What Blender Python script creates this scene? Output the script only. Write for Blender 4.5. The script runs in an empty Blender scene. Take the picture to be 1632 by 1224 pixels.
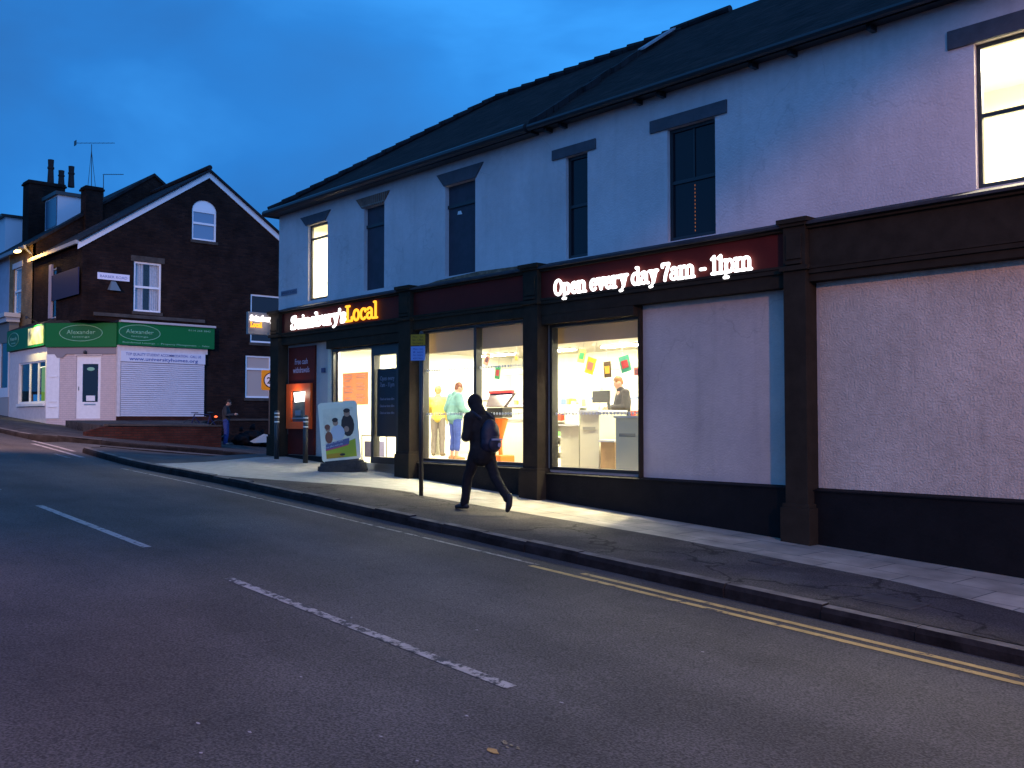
import bpy, bmesh, math, random
from mathutils import Vector, Matrix, noise
random.seed(7)
R_ = math.radians
S = bpy.context.scene
C = S.collection
# ------------------------------------------------------------ camera
H = 1.93; FPX = 1556.0; AZ = R_(47.9); PIT = math.atan(58/FPX)
cd = bpy.data.cameras.new('camera'); cam = bpy.data.objects.new('camera', cd); C.objects.link(cam)
cam.location = (0, 0, H); cam.rotation_euler = (math.pi/2+PIT, 0, AZ)
cd.sensor_width = 36; cd.lens = 36*FPX/1632; cd.clip_start = .05; cd.clip_end = 900
S.camera = cam
# ------------------------------------------------------------ dusk sky
wd = bpy.data.worlds.new('World'); S.world = wd; wd.use_nodes = True
def sky_nodes(nt):
    n = nt.nodes; n.clear(); L = nt.links.new
    out = n.new('ShaderNodeOutputWorld'); bg = n.new('ShaderNodeBackground'); L(bg.outputs[0], out.inputs[0])
    tc = n.new('ShaderNodeTexCoord')
    mp = n.new('ShaderNodeMapping'); mp.inputs['Scale'].default_value = (1, 1, 2.2); L(tc.outputs['Generated'], mp.inputs[0])
    n1 = n.new('ShaderNodeTexNoise'); n1.inputs['Scale'].default_value = 3.1; n1.inputs['Detail'].default_value = 5; n1.inputs['Roughness'].default_value = .48
    n1.inputs['Distortion'].default_value = .35
    L(mp.outputs[0], n1.inputs['Vector'])
    r1 = n.new('ShaderNodeValToRGB'); e = r1.color_ramp.elements
    e[0].position = .33; e[0].color = SKY_DARK; e[1].position = .66; e[1].color = SKY_LIGHT
    m = r1.color_ramp.elements.new(.5); m.color = SKY_MID
    L(n1.outputs['Fac'], r1.inputs[0])
    # clearer, brighter sky towards the north (right in the photo), greyer and paler afterglow behind the camera
    def dotn(v, lo, hi):
        d = n.new('ShaderNodeVectorMath'); d.operation = 'DOT_PRODUCT'; d.inputs[1].default_value = v
        L(tc.outputs['Generated'], d.inputs[0])
        mr = n.new('ShaderNodeMapRange'); mr.interpolation_type = 'SMOOTHSTEP'
        mr.inputs['From Min'].default_value = lo; mr.inputs['From Max'].default_value = hi
        L(d.outputs['Value'], mr.inputs[0]); return mr.outputs[0]
    def mix(f, a, col, bt='MIX'):
        mx = n.new('ShaderNodeMix'); mx.data_type = 'RGBA'; mx.blend_type = bt
        L(f, mx.inputs[0]); L(a, mx.inputs[6]); mx.inputs[7].default_value = col; return mx.outputs[2]
    c = mix(dotn(Vector((-.25, .85, .45)).normalized(), .66, 1.0), r1.outputs[0], SKY_CLEAR_MUL, 'MULTIPLY')
    c = mix(dotn((0, 0, 1), .22, .62), c, (.90, .90, .92, 1), 'MULTIPLY')
    c = mix(dotn(Vector((.35, -1, .15)).normalized(), -.1, .8), c, SKY_BEHIND)
    c = mix(dotn(Vector((1, -.12, .18)).normalized(), .25, .85), c, SKY_EAST)
    st = n.new('ShaderNodeTexSky'); st.sky_type = 'NISHITA'; st.sun_disc = False
    st.sun_elevation = R_(-3); st.sun_rotation = R_(160)
    ad = n.new('ShaderNodeMix'); ad.data_type = 'RGBA'; ad.blend_type = 'ADD'; ad.inputs[0].default_value = .05
    L(c, ad.inputs[6]); L(st.outputs[0], ad.inputs[7])
    L(ad.outputs[2], bg.inputs[0]); bg.inputs[1].default_value = 1.0
SKY_DARK = (.025, .178, .55, 1); SKY_MID = (.024, .215, .67, 1); SKY_LIGHT = (.036, .290, .84, 1)
SKY_CLEAR_MUL = (1.5, 1.5, 1.4, 1); SKY_BEHIND = (.046, .245, .69, 1); SKY_EAST = (.28, .70, 1.72, 1)
sky_nodes(wd.node_tree)
S.view_settings.view_transform = 'Standard'; S.view_settings.look = 'None'
S.view_settings.exposure = 0; S.view_settings.gamma = 1
S.render.engine = 'CYCLES'
S.cycles.max_bounces = 6; S.cycles.diffuse_bounces = 3; S.cycles.glossy_bounces = 3
S.cycles.transmission_bounces = 6; S.cycles.transparent_max_bounces = 8
S.cycles.sample_clamp_indirect = 4; S.cycles.caustics_reflective = False; S.cycles.caustics_refractive = False

# ------------------------------------------------------------ measuring helpers (used to read sizes off at known planes)
_V = Vector((-math.sin(AZ)*math.cos(PIT), math.cos(AZ)*math.cos(PIT), math.sin(PIT)))
_R = Vector((math.cos(AZ), math.sin(AZ), 0)); _U = _R.cross(_V)
def ray(x, y): return _V + _R*((x-816)/FPX) + _U*((612-y)/FPX)
def PY(x, y, Y): d = ray(x, y); t = Y/d.y; return Vector((d.x*t, Y, d.z*t+H))
def PX(x, y, X): d = ray(x, y); t = X/d.x; return Vector((X, d.y*t, d.z*t+H))

# ------------------------------------------------------------ materials
MATS = {}
def mat(name, col, rough=.8, spec=.3, metal=0, var=0, vscale=6, bump=0, bscale=40, emit=None, estr=0, brick=None, coords='Object', extra=None, detail=4):
    if name in MATS: return MATS[name]
    m = bpy.data.materials.new(name); m.use_nodes = True; nt = m.node_tree; n = nt.nodes; L = nt.links.new
    b = n['Principled BSDF']; b.inputs['Roughness'].default_value = rough
    b.inputs['Specular IOR Level'].default_value = spec; b.inputs['Metallic'].default_value = metal
    col = tuple(col)+(1,) if len(col) == 3 else col
    b.inputs['Base Color'].default_value = col
    tc = n.new('ShaderNodeTexCoord'); src = tc.outputs[coords]; cur = None
    if brick:
        sx, sy, c2, mort, ms = brick
        sep = n.new('ShaderNodeSeparateXYZ'); L(src, sep.inputs[0])
        ad = n.new('ShaderNodeMath'); L(sep.outputs[0], ad.inputs[0]); L(sep.outputs[1], ad.inputs[1])
        cb = n.new('ShaderNodeCombineXYZ')
        if sy < 0:                       # roof courses run up the slope
            L(sep.outputs[0], cb.inputs[0]); L(sep.outputs[1], cb.inputs[1]); sy = -sy
        else:
            L(ad.outputs[0], cb.inputs[0]); L(sep.outputs[2], cb.inputs[1])
        bt = n.new('ShaderNodeTexBrick'); L(cb.outputs[0], bt.inputs['Vector'])
        bt.inputs['Scale'].default_value = 1; bt.inputs['Brick Width'].default_value = sx; bt.inputs['Row Height'].default_value = sy
        bt.inputs['Mortar Size'].default_value = ms; bt.inputs['Mortar Smooth'].default_value = .2; bt.inputs['Bias'].default_value = 0
        bt.inputs['Color1'].default_value = col; bt.inputs['Color2'].default_value = c2+(1,); bt.inputs['Mortar'].default_value = mort+(1,)
        cur = bt.outputs['Color']
    if var:
        nz = n.new('ShaderNodeTexNoise'); nz.inputs['Scale'].default_value = vscale; nz.inputs['Detail'].default_value = detail
        nz.inputs['Roughness'].default_value = .6; L(src, nz.inputs['Vector'])
        mr = n.new('ShaderNodeMapRange'); mr.inputs['From Min'].default_value = .3; mr.inputs['From Max'].default_value = .7
        mr.inputs['To Min'].default_value = 1-var; mr.inputs['To Max'].default_value = 1+var; L(nz.outputs['Fac'], mr.inputs[0])
        vm = n.new('ShaderNodeVectorMath'); vm.operation = 'SCALE'; L(mr.outputs[0], vm.inputs['Scale'])
        if cur: L(cur, vm.inputs[0])
        else: vm.inputs[0].default_value = col[:3]
        cur = vm.outputs[0]
    if extra: cur = extra(nt, src, cur, col)
    if cur: L(cur, b.inputs['Base Color'])
    if bump or brick:
        bp = n.new('ShaderNodeBump'); bp.inputs['Strength'].default_value = 1; prev = None
        if bump:
            nb = n.new('ShaderNodeTexNoise'); nb.inputs['Scale'].default_value = bscale; nb.inputs['Detail'].default_value = 3; L(src, nb.inputs['Vector'])
            bp.inputs['Distance'].default_value = bump; L(nb.outputs['Fac'], bp.inputs['Height']); prev = bp
        if brick:
            b2 = n.new('ShaderNodeBump'); b2.invert = True; b2.inputs['Distance'].default_value = .006; L(bt.outputs['Fac'], b2.inputs['Height'])
            if prev: L(prev.outputs[0], b2.inputs['Normal'])
            prev = b2
        L(prev.outputs[0], b.inputs['Normal'])
    if emit:
        b.inputs['Emission Color'].default_value = tuple(emit)+(1,); b.inputs['Emission Strength'].default_value = estr
    MATS[name] = m; return m
def glass(name, tint=(1, 1, 1), rough=.02, alpha=.12, spec=.5):
    """thin pane: mostly see-through with a real reflection"""
    if name in MATS: return MATS[name]
    m = bpy.data.materials.new(name); m.use_nodes = True; nt = m.node_tree; n = nt.nodes; n.clear(); L = nt.links.new
    o = n.new('ShaderNodeOutputMaterial'); t = n.new('ShaderNodeBsdfTransparent'); g = n.new('ShaderNodeBsdfGlossy')
    t.inputs[0].default_value = tint+(1,); g.inputs['Roughness'].default_value = rough; g.inputs[0].default_value = (.55, .55, .55, 1)
    f = n.new('ShaderNodeFresnel'); geo = n.new('ShaderNodeNewGeometry'); mr = n.new('ShaderNodeMapRange')
    mr.inputs['To Min'].default_value = 1.5; mr.inputs['To Max'].default_value = 1/1.5; L(geo.outputs['Backfacing'], mr.inputs[0]); L(mr.outputs[0], f.inputs[0])
    mx = n.new('ShaderNodeMixShader'); L(f.outputs[0], mx.inputs[0]); L(t.outputs[0], mx.inputs[1]); L(g.outputs[0], mx.inputs[2]); L(mx.outputs[0], o.inputs[0])
    MATS[name] = m; return m
def translucent(name, c, k=.5):
    if name in MATS: return MATS[name]
    m = bpy.data.materials.new(name); m.use_nodes = True; n = m.node_tree.nodes; L = m.node_tree.links.new
    b = n['Principled BSDF']; b.inputs['Base Color'].default_value = tuple(c)+(1,); b.inputs['Roughness'].default_value = .8
    t = n.new('ShaderNodeBsdfTranslucent'); t.inputs[0].default_value = tuple(c)+(1,); mx = n.new('ShaderNodeMixShader'); mx.inputs[0].default_value = k
    o = n['Material Output']; L(b.outputs[0], mx.inputs[1]); L(t.outputs[0], mx.inputs[2]); L(mx.outputs[0], o.inputs[0])
    MATS[name] = m; return m
def asphalt_extra(c2, lo=.45, hi=.62, sc=.5, amount=1.0, crack=0):
    def f(nt, src, cur, col):
        n = nt.nodes; L = nt.links.new
        nz = n.new('ShaderNodeTexNoise'); nz.inputs['Scale'].default_value = sc; nz.inputs['Detail'].default_value = 5; L(src, nz.inputs['Vector'])
        mr = n.new('ShaderNodeMapRange'); mr.inputs['From Min'].default_value = lo; mr.inputs['From Max'].default_value = hi; mr.inputs['To Max'].default_value = amount; L(nz.outputs['Fac'], mr.inputs[0])
        mx = n.new('ShaderNodeMix'); mx.data_type = 'RGBA'; L(mr.outputs[0], mx.inputs[0])
        if cur: L(cur, mx.inputs[6])
        else: mx.inputs[6].default_value = col
        mx.inputs[7].default_value = c2+(1,)
        o = mx.outputs[2]
        mpt = n.new('ShaderNodeMapping'); mpt.inputs['Scale'].default_value = (.07, 1.1, 1); L(src, mpt.inputs[0])
        tn = n.new('ShaderNodeTexNoise'); tn.inputs['Scale'].default_value = 1; tn.inputs['Detail'].default_value = 6; L(mpt.outputs[0], tn.inputs['Vector'])
        tr = n.new('ShaderNodeMapRange'); tr.inputs['From Min'].default_value = .35; tr.inputs['From Max'].default_value = .65; tr.inputs['To Min'].default_value = .80; tr.inputs['To Max'].default_value = 1.16; L(tn.outputs['Fac'], tr.inputs[0])
        tv = n.new('ShaderNodeVectorMath'); tv.operation = 'SCALE'; L(o, tv.inputs[0]); L(tr.outputs[0], tv.inputs['Scale']); o = tv.outputs[0]
        # chippings: fine speckle
        v = n.new('ShaderNodeTexNoise'); v.inputs['Scale'].default_value = 62; v.inputs['Detail'].default_value = 2; L(src, v.inputs['Vector'])
        m2 = n.new('ShaderNodeMapRange'); m2.inputs['From Min'].default_value = .36; m2.inputs['From Max'].default_value = .66; m2.inputs['To Min'].default_value = .55; m2.inputs['To Max'].default_value = 1.6; L(v.outputs['Fac'], m2.inputs[0])
        vm = n.new('ShaderNodeVectorMath'); vm.operation = 'SCALE'; L(o, vm.inputs[0]); L(m2.outputs[0], vm.inputs['Scale']); o = vm.outputs[0]
        if crack:
            w = n.new('ShaderNodeTexVoronoi'); w.feature = 'DISTANCE_TO_EDGE'; w.inputs['Scale'].default_value = crack
            wn = n.new('ShaderNodeTexNoise'); wn.inputs['Scale'].default_value = 2.5; wn.inputs['Detail'].default_value = 5; L(src, wn.inputs['Vector'])
            va = n.new('ShaderNodeVectorMath'); va.operation = 'MULTIPLY_ADD'; L(wn.outputs['Color'], va.inputs[0]); va.inputs[1].default_value = (.9, .9, .9); L(src, va.inputs[2])
            L(va.outputs[0], w.inputs['Vector'])
            m3 = n.new('ShaderNodeMapRange'); m3.inputs['From Min'].default_value = .006; m3.inputs['From Max'].default_value = .022; m3.inputs['To Min'].default_value = .30; L(w.outputs['Distance'], m3.inputs[0])
            v2 = n.new('ShaderNodeVectorMath'); v2.operation = 'SCALE'; L(o, v2.inputs[0]); L(m3.outputs[0], v2.inputs['Scale']); o = v2.outputs[0]
        return o
    return f
def weather_extra(dirt=.30):
    def f(nt, src, cur, col):
        n = nt.nodes; L = nt.links.new
        mp = n.new('ShaderNodeMapping'); mp.inputs['Scale'].default_value = (2.6, 2.6, .22); L(src, mp.inputs[0])
        nz = n.new('ShaderNodeTexNoise'); nz.inputs['Scale'].default_value = 1.6; nz.inputs['Detail'].default_value = 7; nz.inputs['Roughness'].default_value = .62; L(mp.outputs[0], nz.inputs['Vector'])
        mr = n.new('ShaderNodeMapRange'); mr.inputs['From Min'].default_value = .50; mr.inputs['From Max'].default_value = .74; mr.inputs['To Min'].default_value = 1; mr.inputs['To Max'].default_value = 1-dirt; L(nz.outputs['Fac'], mr.inputs[0])
        n2 = n.new('ShaderNodeTexNoise'); n2.inputs['Scale'].default_value = .7; n2.inputs['Detail'].default_value = 6; L(src, n2.inputs['Vector'])
        m2 = n.new('ShaderNodeMapRange'); m2.inputs['From Min'].default_value = .35; m2.inputs['From Max'].default_value = .65; m2.inputs['To Min'].default_value = .86; m2.inputs['To Max'].default_value = 1.06; L(n2.outputs['Fac'], m2.inputs[0])
        w = n.new('ShaderNodeTexVoronoi'); w.feature = 'DISTANCE_TO_EDGE'; w.inputs['Scale'].default_value = .28
        va = n.new('ShaderNodeVectorMath'); va.operation = 'MULTIPLY_ADD'; L(n2.outputs['Color'], va.inputs[0]); va.inputs[1].default_value = (2.2, 2.2, 2.2); L(src, va.inputs[2]); L(va.outputs[0], w.inputs['Vector'])
        m3 = n.new('ShaderNodeMapRange'); m3.inputs['From Min'].default_value = .0; m3.inputs['From Max'].default_value = .004; m3.inputs['To Min'].default_value = .86; L(w.outputs['Distance'], m3.inputs[0])
        a = n.new('ShaderNodeMath'); a.operation = 'MULTIPLY'; L(mr.outputs[0], a.inputs[0]); L(m2.outputs[0], a.inputs[1])
        b = n.new('ShaderNodeMath'); b.operation = 'MULTIPLY'; L(a.outputs[0], b.inputs[0]); L(m3.outputs[0], b.inputs[1])
        vm = n.new('ShaderNodeVectorMath'); vm.operation = 'SCALE'; L(b.outputs[0], vm.inputs['Scale'])
        if cur: L(cur, vm.inputs[0])
        else: vm.inputs[0].default_value = col[:3]
        return vm.outputs[0]
    return f
def worn_extra(keep, sc=9, under=(.05, .05, .055)):
    """paint partly worn through to the asphalt"""
    def f(nt, src, cur, col):
        n = nt.nodes; L = nt.links.new
        nz = n.new('ShaderNodeTexNoise'); nz.inputs['Scale'].default_value = sc; nz.inputs['Detail'].default_value = 6; nz.inputs['Roughness'].default_value = .7; L(src, nz.inputs['Vector'])
        mr = n.new('ShaderNodeMapRange'); mr.inputs['From Min'].default_value = keep-.03; mr.inputs['From Max'].default_value = keep+.05; L(nz.outputs['Fac'], mr.inputs[0])
        mx = n.new('ShaderNodeMix'); mx.data_type = 'RGBA'; L(mr.outputs[0], mx.inputs[0]); mx.inputs[7].default_value = under+(1,)
        if cur: L(cur, mx.inputs[6])
        else: mx.inputs[6].default_value = col
        return mx.outputs[2]
    return f
M_ROAD = mat('road asphalt', (.056, .051, .052), .85, .25, var=.22, vscale=.9, bump=.006, bscale=60, extra=asphalt_extra((.078, .071, .070), .47, .66, .35, .8))
M_PAVE_ASPH = mat('pavement asphalt', (.045, .039, .040), .9, .2, var=.25, vscale=1.6, bump=.007, bscale=45, extra=asphalt_extra((.075, .066, .060), .48, .6, 1.1, .8, crack=.55))
def flags_extra(nt, src, cur, col):
    n = nt.nodes; L = nt.links.new
    bt = n.new('ShaderNodeTexBrick'); mpv = n.new('ShaderNodeMapping'); mpv.inputs['Rotation'].default_value = (0, 0, 0); L(src, mpv.inputs[0]); L(mpv.outputs[0], bt.inputs['Vector'])
    bt.inputs['Scale'].default_value = 1; bt.inputs['Brick Width'].default_value = .9; bt.inputs['Row Height'].default_value = .6; bt.inputs['Mortar Size'].default_value = .008
    bt.inputs['Color1'].default_value = (.34, .30, .25, 1); bt.inputs['Color2'].default_value = (.25, .23, .20, 1); bt.inputs['Mortar'].default_value = (.09, .085, .08, 1)
    nz = n.new('ShaderNodeTexNoise'); nz.inputs['Scale'].default_value = 2.3; nz.inputs['Detail'].default_value = 6; L(src, nz.inputs['Vector'])
    mr = n.new('ShaderNodeMapRange'); mr.inputs['From Min'].default_value = .3; mr.inputs['From Max'].default_value = .7; mr.inputs['To Min'].default_value = .66; mr.inputs['To Max'].default_value = 1.25; L(nz.outputs['Fac'], mr.inputs[0])
    vm = n.new('ShaderNodeVectorMath'); vm.operation = 'SCALE'; L(bt.outputs['Color'], vm.inputs[0]); L(mr.outputs[0], vm.inputs['Scale'])
    return vm.outputs[0]
M_FLAGS = mat('stone flags', (.3, .27, .23), .8, .3, bump=.006, bscale=25, extra=flags_extra)
M_FORECOURT = mat('smooth pale paving', (.27, .265, .25), .8, .3, var=.16, vscale=5, bump=.002, bscale=60)
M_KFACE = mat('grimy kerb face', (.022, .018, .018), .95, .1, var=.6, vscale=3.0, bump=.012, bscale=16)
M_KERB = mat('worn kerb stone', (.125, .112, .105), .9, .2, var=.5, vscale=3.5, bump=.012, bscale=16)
M_GROUND = mat('earth', (.05, .05, .045), .95, .1, var=.3, vscale=1)
M_RENDER = mat('painted render', (.62, .56, .58), .85, .25, var=.05, vscale=9, bump=.009, bscale=34, extra=weather_extra(.10))
M_RENDER_SHADED = mat('shaded lower render', (.50, .43, .41), .85, .2, var=.05, vscale=9, bump=.009, bscale=34, extra=weather_extra(.12))  # render colour darkened for the weaker sky light on the lower wall
M_ROUGH = mat('pebbledash render', (.60, .49, .42), .9, .2, var=.12, vscale=9, bump=.018, bscale=40, extra=weather_extra(.12))
M_DARK = mat('dark brown shopfront paint', (.032, .025, .019), .85, .05, var=.18, vscale=5, bump=.002, bscale=30)
M_DARK2 = mat('dark frame paint', (.020, .021, .022), .35, .5)
M_PLINTH = mat('black plinth paint', (.008, .007, .008), .7, .15, var=.25, vscale=4, bump=.004, bscale=25)
M_MAROON = mat('maroon panel', (.095, .014, .011), .55, .1, var=.1, vscale=3)
M_LEAD = mat('weathered lead flashing', (.04, .038, .045), .75, .2, var=.35, vscale=4, bump=.01, bscale=10)
M_LINTEL = mat('grey lintel paint', (.072, .078, .098), .75, .3, var=.15, vscale=6, bump=.006, bscale=25)
M_ARCHBR = mat('bare brick lintel', (.20, .10, .075), .85, .2, brick=(.075, .30, (.14, .08, .07), (.22, .2, .18), .012), var=.25, vscale=9)
M_SLATE = mat('slate roof', (.026, .016, .015), .9, .1, brick=(.30, -.20, (.014, .009, .009), (.012, .012, .014), .010), var=.4, vscale=2.2, bump=.02, bscale=7)
M_SLATE2 = mat('dark tiles', (.022, .022, .026), .85, .15, brick=(.33, -.26, (.014, .014, .018), (.01, .01, .012), .012), var=.35, vscale=3, bump=.02, bscale=6)
M_GUTTER = mat('black gutter', (.016, .016, .02), .4, .5)
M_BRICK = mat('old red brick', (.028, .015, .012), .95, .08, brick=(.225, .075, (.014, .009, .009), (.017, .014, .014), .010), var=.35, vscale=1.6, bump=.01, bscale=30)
M_BRICK_Y = mat('buff brick', (.30, .19, .09), .9, .15, brick=(.225, .075, (.22, .14, .07), (.18, .15, .12), .010), var=.3, vscale=2, bump=.01, bscale=30)
M_BRICK_R = mat('red wall brick', (.070, .022, .016), .95, .1, brick=(.225, .075, (.045, .016, .014), (.03, .022, .02), .010), var=.35, vscale=2, bump=.01, bscale=30)
M_STONE = mat('sandstone', (.06, .052, .046), .9, .2, var=.3, vscale=3, bump=.02, bscale=12)
M_WHITE = mat('white gloss paint', (.72, .72, .74), .4, .4, var=.06, vscale=8)
M_CREAMW = mat('cream painted timber', (.62, .56, .55), .55, .3, var=.10, vscale=6)
M_UPVC = mat('white window plastic', (.75, .77, .80), .35, .4)
M_BLUEWALL = mat('pale blue painted wall', (.32, .37, .46), .85, .2, var=.1, vscale=3)
M_GREEN = mat('green fascia', (.004, .130, .032), .5, .2)
M_PALEGREEN = mat('pale green lettering', (.22, .46, .30), .4, .4)
M_BLACKG = mat('black window glass', (.008, .010, .014), .06, .6)
M_DULLGLASS = mat('dusk window glass', (.008, .010, .016), .1, .3)
M_BOARD = mat('painted window board', (.036, .036, .055), .6, .35, var=.2, vscale=5)
M_NET = mat('net curtain', (.38, .42, .48), .9, .1, var=.15, vscale=12)
M_METAL = mat('brushed steel', (.5, .5, .5), .3, .5, metal=1)
M_POLE = mat('black painted pole', (.02, .02, .022), .4, .5)
M_RUBBER = mat('recycled rubber', (.03, .03, .032), .85, .3, var=.3, vscale=14, bump=.01, bscale=50)
M_YLINE = mat('yellow road paint', (.40, .28, .11), .8, .2, var=.25, vscale=5, extra=worn_extra(.585, 7))
M_YFADE = mat('faded road paint', (.30, .28, .26), .8, .2, var=.25, vscale=5, extra=worn_extra(.53, 6))
M_WLINE = mat('white road paint', (.30, .28, .28), .8, .2, var=.15, vscale=6, extra=worn_extra(.575, 10))
M_WLINE2 = mat('worn white road paint', (.30, .28, .28), .8, .2, var=.15, vscale=6, extra=worn_extra(.505, 11))
G_CLEAR = glass('shop window glass')
def emat(name, col, s): return mat(name, (.02, .02, .02), .5, .2, emit=col, estr=s)

# ------------------------------------------------------------ object helpers
ORG = {}
def tag(o, label=None, cat=None, group=None, kind=None):
    if label: o['label'] = label
    if cat: o['category'] = cat
    if group: o['group'] = group
    if kind: o['kind'] = kind
    return o
def thing(name, loc, label, cat, group=None, rz=0):
    o = bpy.data.objects.new(name, None); C.objects.link(o); o.location = loc; o.rotation_euler = (0, 0, rz)
    o.empty_display_size = .2
    ORG[o.name] = Vector(loc); return tag(o, label, cat, group)
class MB:
    def __init__(s): s.bm = bmesh.new(); s.M = None
    def v(s, p):
        p = Vector(p); return s.bm.verts.new(s.M @ p if s.M else p)
    def box(s, x0, x1, y0, y1, z0, z1):
        a = [s.v(p) for p in ((x0, y0, z0), (x1, y0, z0), (x1, y1, z0), (x0, y1, z0), (x0, y0, z1), (x1, y0, z1), (x1, y1, z1), (x0, y1, z1))]
        for f in ((3, 2, 1, 0), (4, 5, 6, 7), (0, 1, 5, 4), (1, 2, 6, 5), (2, 3, 7, 6), (3, 0, 4, 7)): s.bm.faces.new([a[i] for i in f])
        return s
    def face(s, pts): s.bm.faces.new([s.v(p) for p in pts]); return s
    def hull8(s, a, b):          # two matching rings (lists of points) joined into a closed solid
        A = [s.v(p) for p in a]; B = [s.v(p) for p in b]; n = len(A)
        s.bm.faces.new(A[::-1]); s.bm.faces.new(B)
        for i in range(n): s.bm.faces.new((A[i], A[(i+1) % n], B[(i+1) % n], B[i]))
        return s
    def prism(s, pts, d):        # polygon pushed along vector d
        d = Vector(d); return s.hull8([Vector(p) for p in pts], [Vector(p)+d for p in pts])
    def tube(s, p0, p1, r0, r1=None, n=10, caps=True):
        r1 = r0 if r1 is None else r1; p0 = Vector(p0); p1 = Vector(p1); d = (p1-p0)
        if d.length < 1e-6: return s
        d.normalize(); a = d.orthogonal().normalized(); b = d.cross(a)
        A = [s.v(p0+(a*math.cos(2*math.pi*i/n)+b*math.sin(2*math.pi*i/n))*r0) for i in range(n)]
        B = [s.v(p1+(a*math.cos(2*math.pi*i/n)+b*math.sin(2*math.pi*i/n))*r1) for i in range(n)]
        for i in range(n): s.bm.faces.new((A[i], A[(i+1) % n], B[(i+1) % n], B[i]))
        if caps: s.bm.faces.new(A[::-1]); s.bm.faces.new(B)
        return s
    def ball(s, c, r, seg=12, rings=8):
        r = (r, r, r) if not hasattr(r, '__len__') else r
        c = Vector(c); top = s.v(c+Vector((0, 0, r[2]))); bot = s.v(c-Vector((0, 0, r[2]))); R = []
        for j in range(1, rings):
            a = math.pi*j/rings; z = math.cos(a)*r[2]; q = math.sin(a)
            R.append([s.v((c.x+r[0]*q*math.cos(2*math.pi*i/seg), c.y+r[1]*q*math.sin(2*math.pi*i/seg), c.z+z)) for i in range(seg)])
        nf = s.bm.faces.new
        for i in range(seg):
            k = (i+1) % seg; nf((top, R[0][i], R[0][k])); nf((bot, R[-1][k], R[-1][i]))
            for j in range(len(R)-1): nf((R[j][i], R[j+1][i], R[j+1][k], R[j][k]))
        return s
    def cap(s, p0, p1, r0, r1=None, n=12):     # tapered limb with round ends
        r1 = r0 if r1 is None else r1
        s.tube(p0, p1, r0, r1, n); s.ball(p0, r0*.995, n, 8); s.ball(p1, r1*.995, n, 8); return s
    def chain(s, pts, rad, n=12):
        for i in range(len(pts)-1): s.cap(pts[i], pts[i+1], rad[i], rad[i+1], n)
        return s
    def disc(s, c, r, nrm, d, n=24, ry=None):  # thin round plate
        c = Vector(c); nrm = Vector(nrm).normalized(); up = Vector((0, 0, 1)); a = up.cross(nrm).normalized(); b = nrm.cross(a); ry = ry or r
        s.prism([c+a*math.cos(2*math.pi*i/n)*r+b*math.sin(2*math.pi*i/n)*ry for i in range(n)], nrm*d); return s
    def wall(s, F, u0, u1, v0, v1, holes, th):
        """front face with openings, their reveals (th deep) and the rear face; F maps (u,v,w)"""
        us = sorted({u0, u1, *[h[0] for h in holes], *[h[1] for h in holes]}); vs = sorted({v0, v1, *[h[2] for h in holes], *[h[3] for h in holes]})
        ins = lambda u, v: any(h[0] < u < h[1] and h[2] < v < h[3] for h in holes)
        for i in range(len(us)-1):
            for j in range(len(vs)-1):
                if ins((us[i]+us[i+1])/2, (vs[j]+vs[j+1])/2): continue
                for w, fl in ((0, 1), (-th, 0)):
                    q = [F(us[i], vs[j], w), F(us[i+1], vs[j], w), F(us[i+1], vs[j+1], w), F(us[i], vs[j+1], w)]
                    s.face(q if fl else q[::-1])
        for a, b, c, d in holes:
            P = [(a, c), (b, c), (b, d), (a, d)]
            for k in range(4):
                p, q = P[k], P[(k+1) % 4]
                s.face([F(p[0], p[1], 0), F(p[0], p[1], -th), F(q[0], q[1], -th), F(q[0], q[1], 0)])
        for (p, q) in (((u0, v0), (u1, v0)), ((u1, v0), (u1, v1)), ((u1, v1), (u0, v1)), ((u0, v1), (u0, v0))):
            s.face([F(p[0], p[1], 0), F(p[0], p[1], -th), F(q[0], q[1], -th), F(q[0], q[1], 0)])
        bmesh.ops.remove_doubles(s.bm, verts=s.bm.verts, dist=.0004); return s
    def build(s, name, m, parent=None, local=False, smooth=False, bevel=0, label=None):
        bm = s.bm
        if bevel: bmesh.ops.bevel(bm, geom=list(bm.edges), offset=bevel, segments=2, affect='EDGES', profile=.6, clamp_overlap=True)
        o0 = ORG.get(parent.name, Vector()) if parent else Vector()
        if parent and not local: bmesh.ops.translate(bm, verts=bm.verts, vec=-o0)
        bmesh.ops.recalc_face_normals(bm, faces=bm.faces)
        me = bpy.data.meshes.new(name); bm.to_mesh(me); bm.free()
        if smooth:
            for p in me.polygons: p.use_smooth = True
        if m:
            for k in (m if isinstance(m, (list, tuple)) else [m]): me.materials.append(k)
        o = bpy.data.objects.new(name, me); C.objects.link(o)
        if parent: o.parent = parent
        ORG[o.name] = o0
        if label: o['label'] = label
        return o
def voxel(o, size, smooth=2, disp=0, dscale=8):
    """fuse the pieces of one mesh into a single continuous skin"""
    r = o.modifiers.new('fuse', 'REMESH'); r.mode = 'VOXEL'; r.voxel_size = size; r.use_smooth_shade = True
    sm = o.modifiers.new('smooth', 'SMOOTH'); sm.iterations = smooth; sm.factor = .5
    dg = bpy.context.evaluated_depsgraph_get(); me = bpy.data.meshes.new_from_object(o.evaluated_get(dg))
    o.modifiers.clear(); old = o.data; nm = old.name; mats = list(old.materials); o.data = me
    if not me.materials:
        for k in mats: me.materials.append(k)
    bpy.data.meshes.remove(old); me.name = nm
    if disp:
        for v in me.vertices:
            n_ = v.normal; f = noise.noise(v.co*dscale)+.5*noise.noise(v.co*dscale*2.3); v.co = v.co+n_*f*disp
    for p in me.polygons: p.use_smooth = True
    return o
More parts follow.
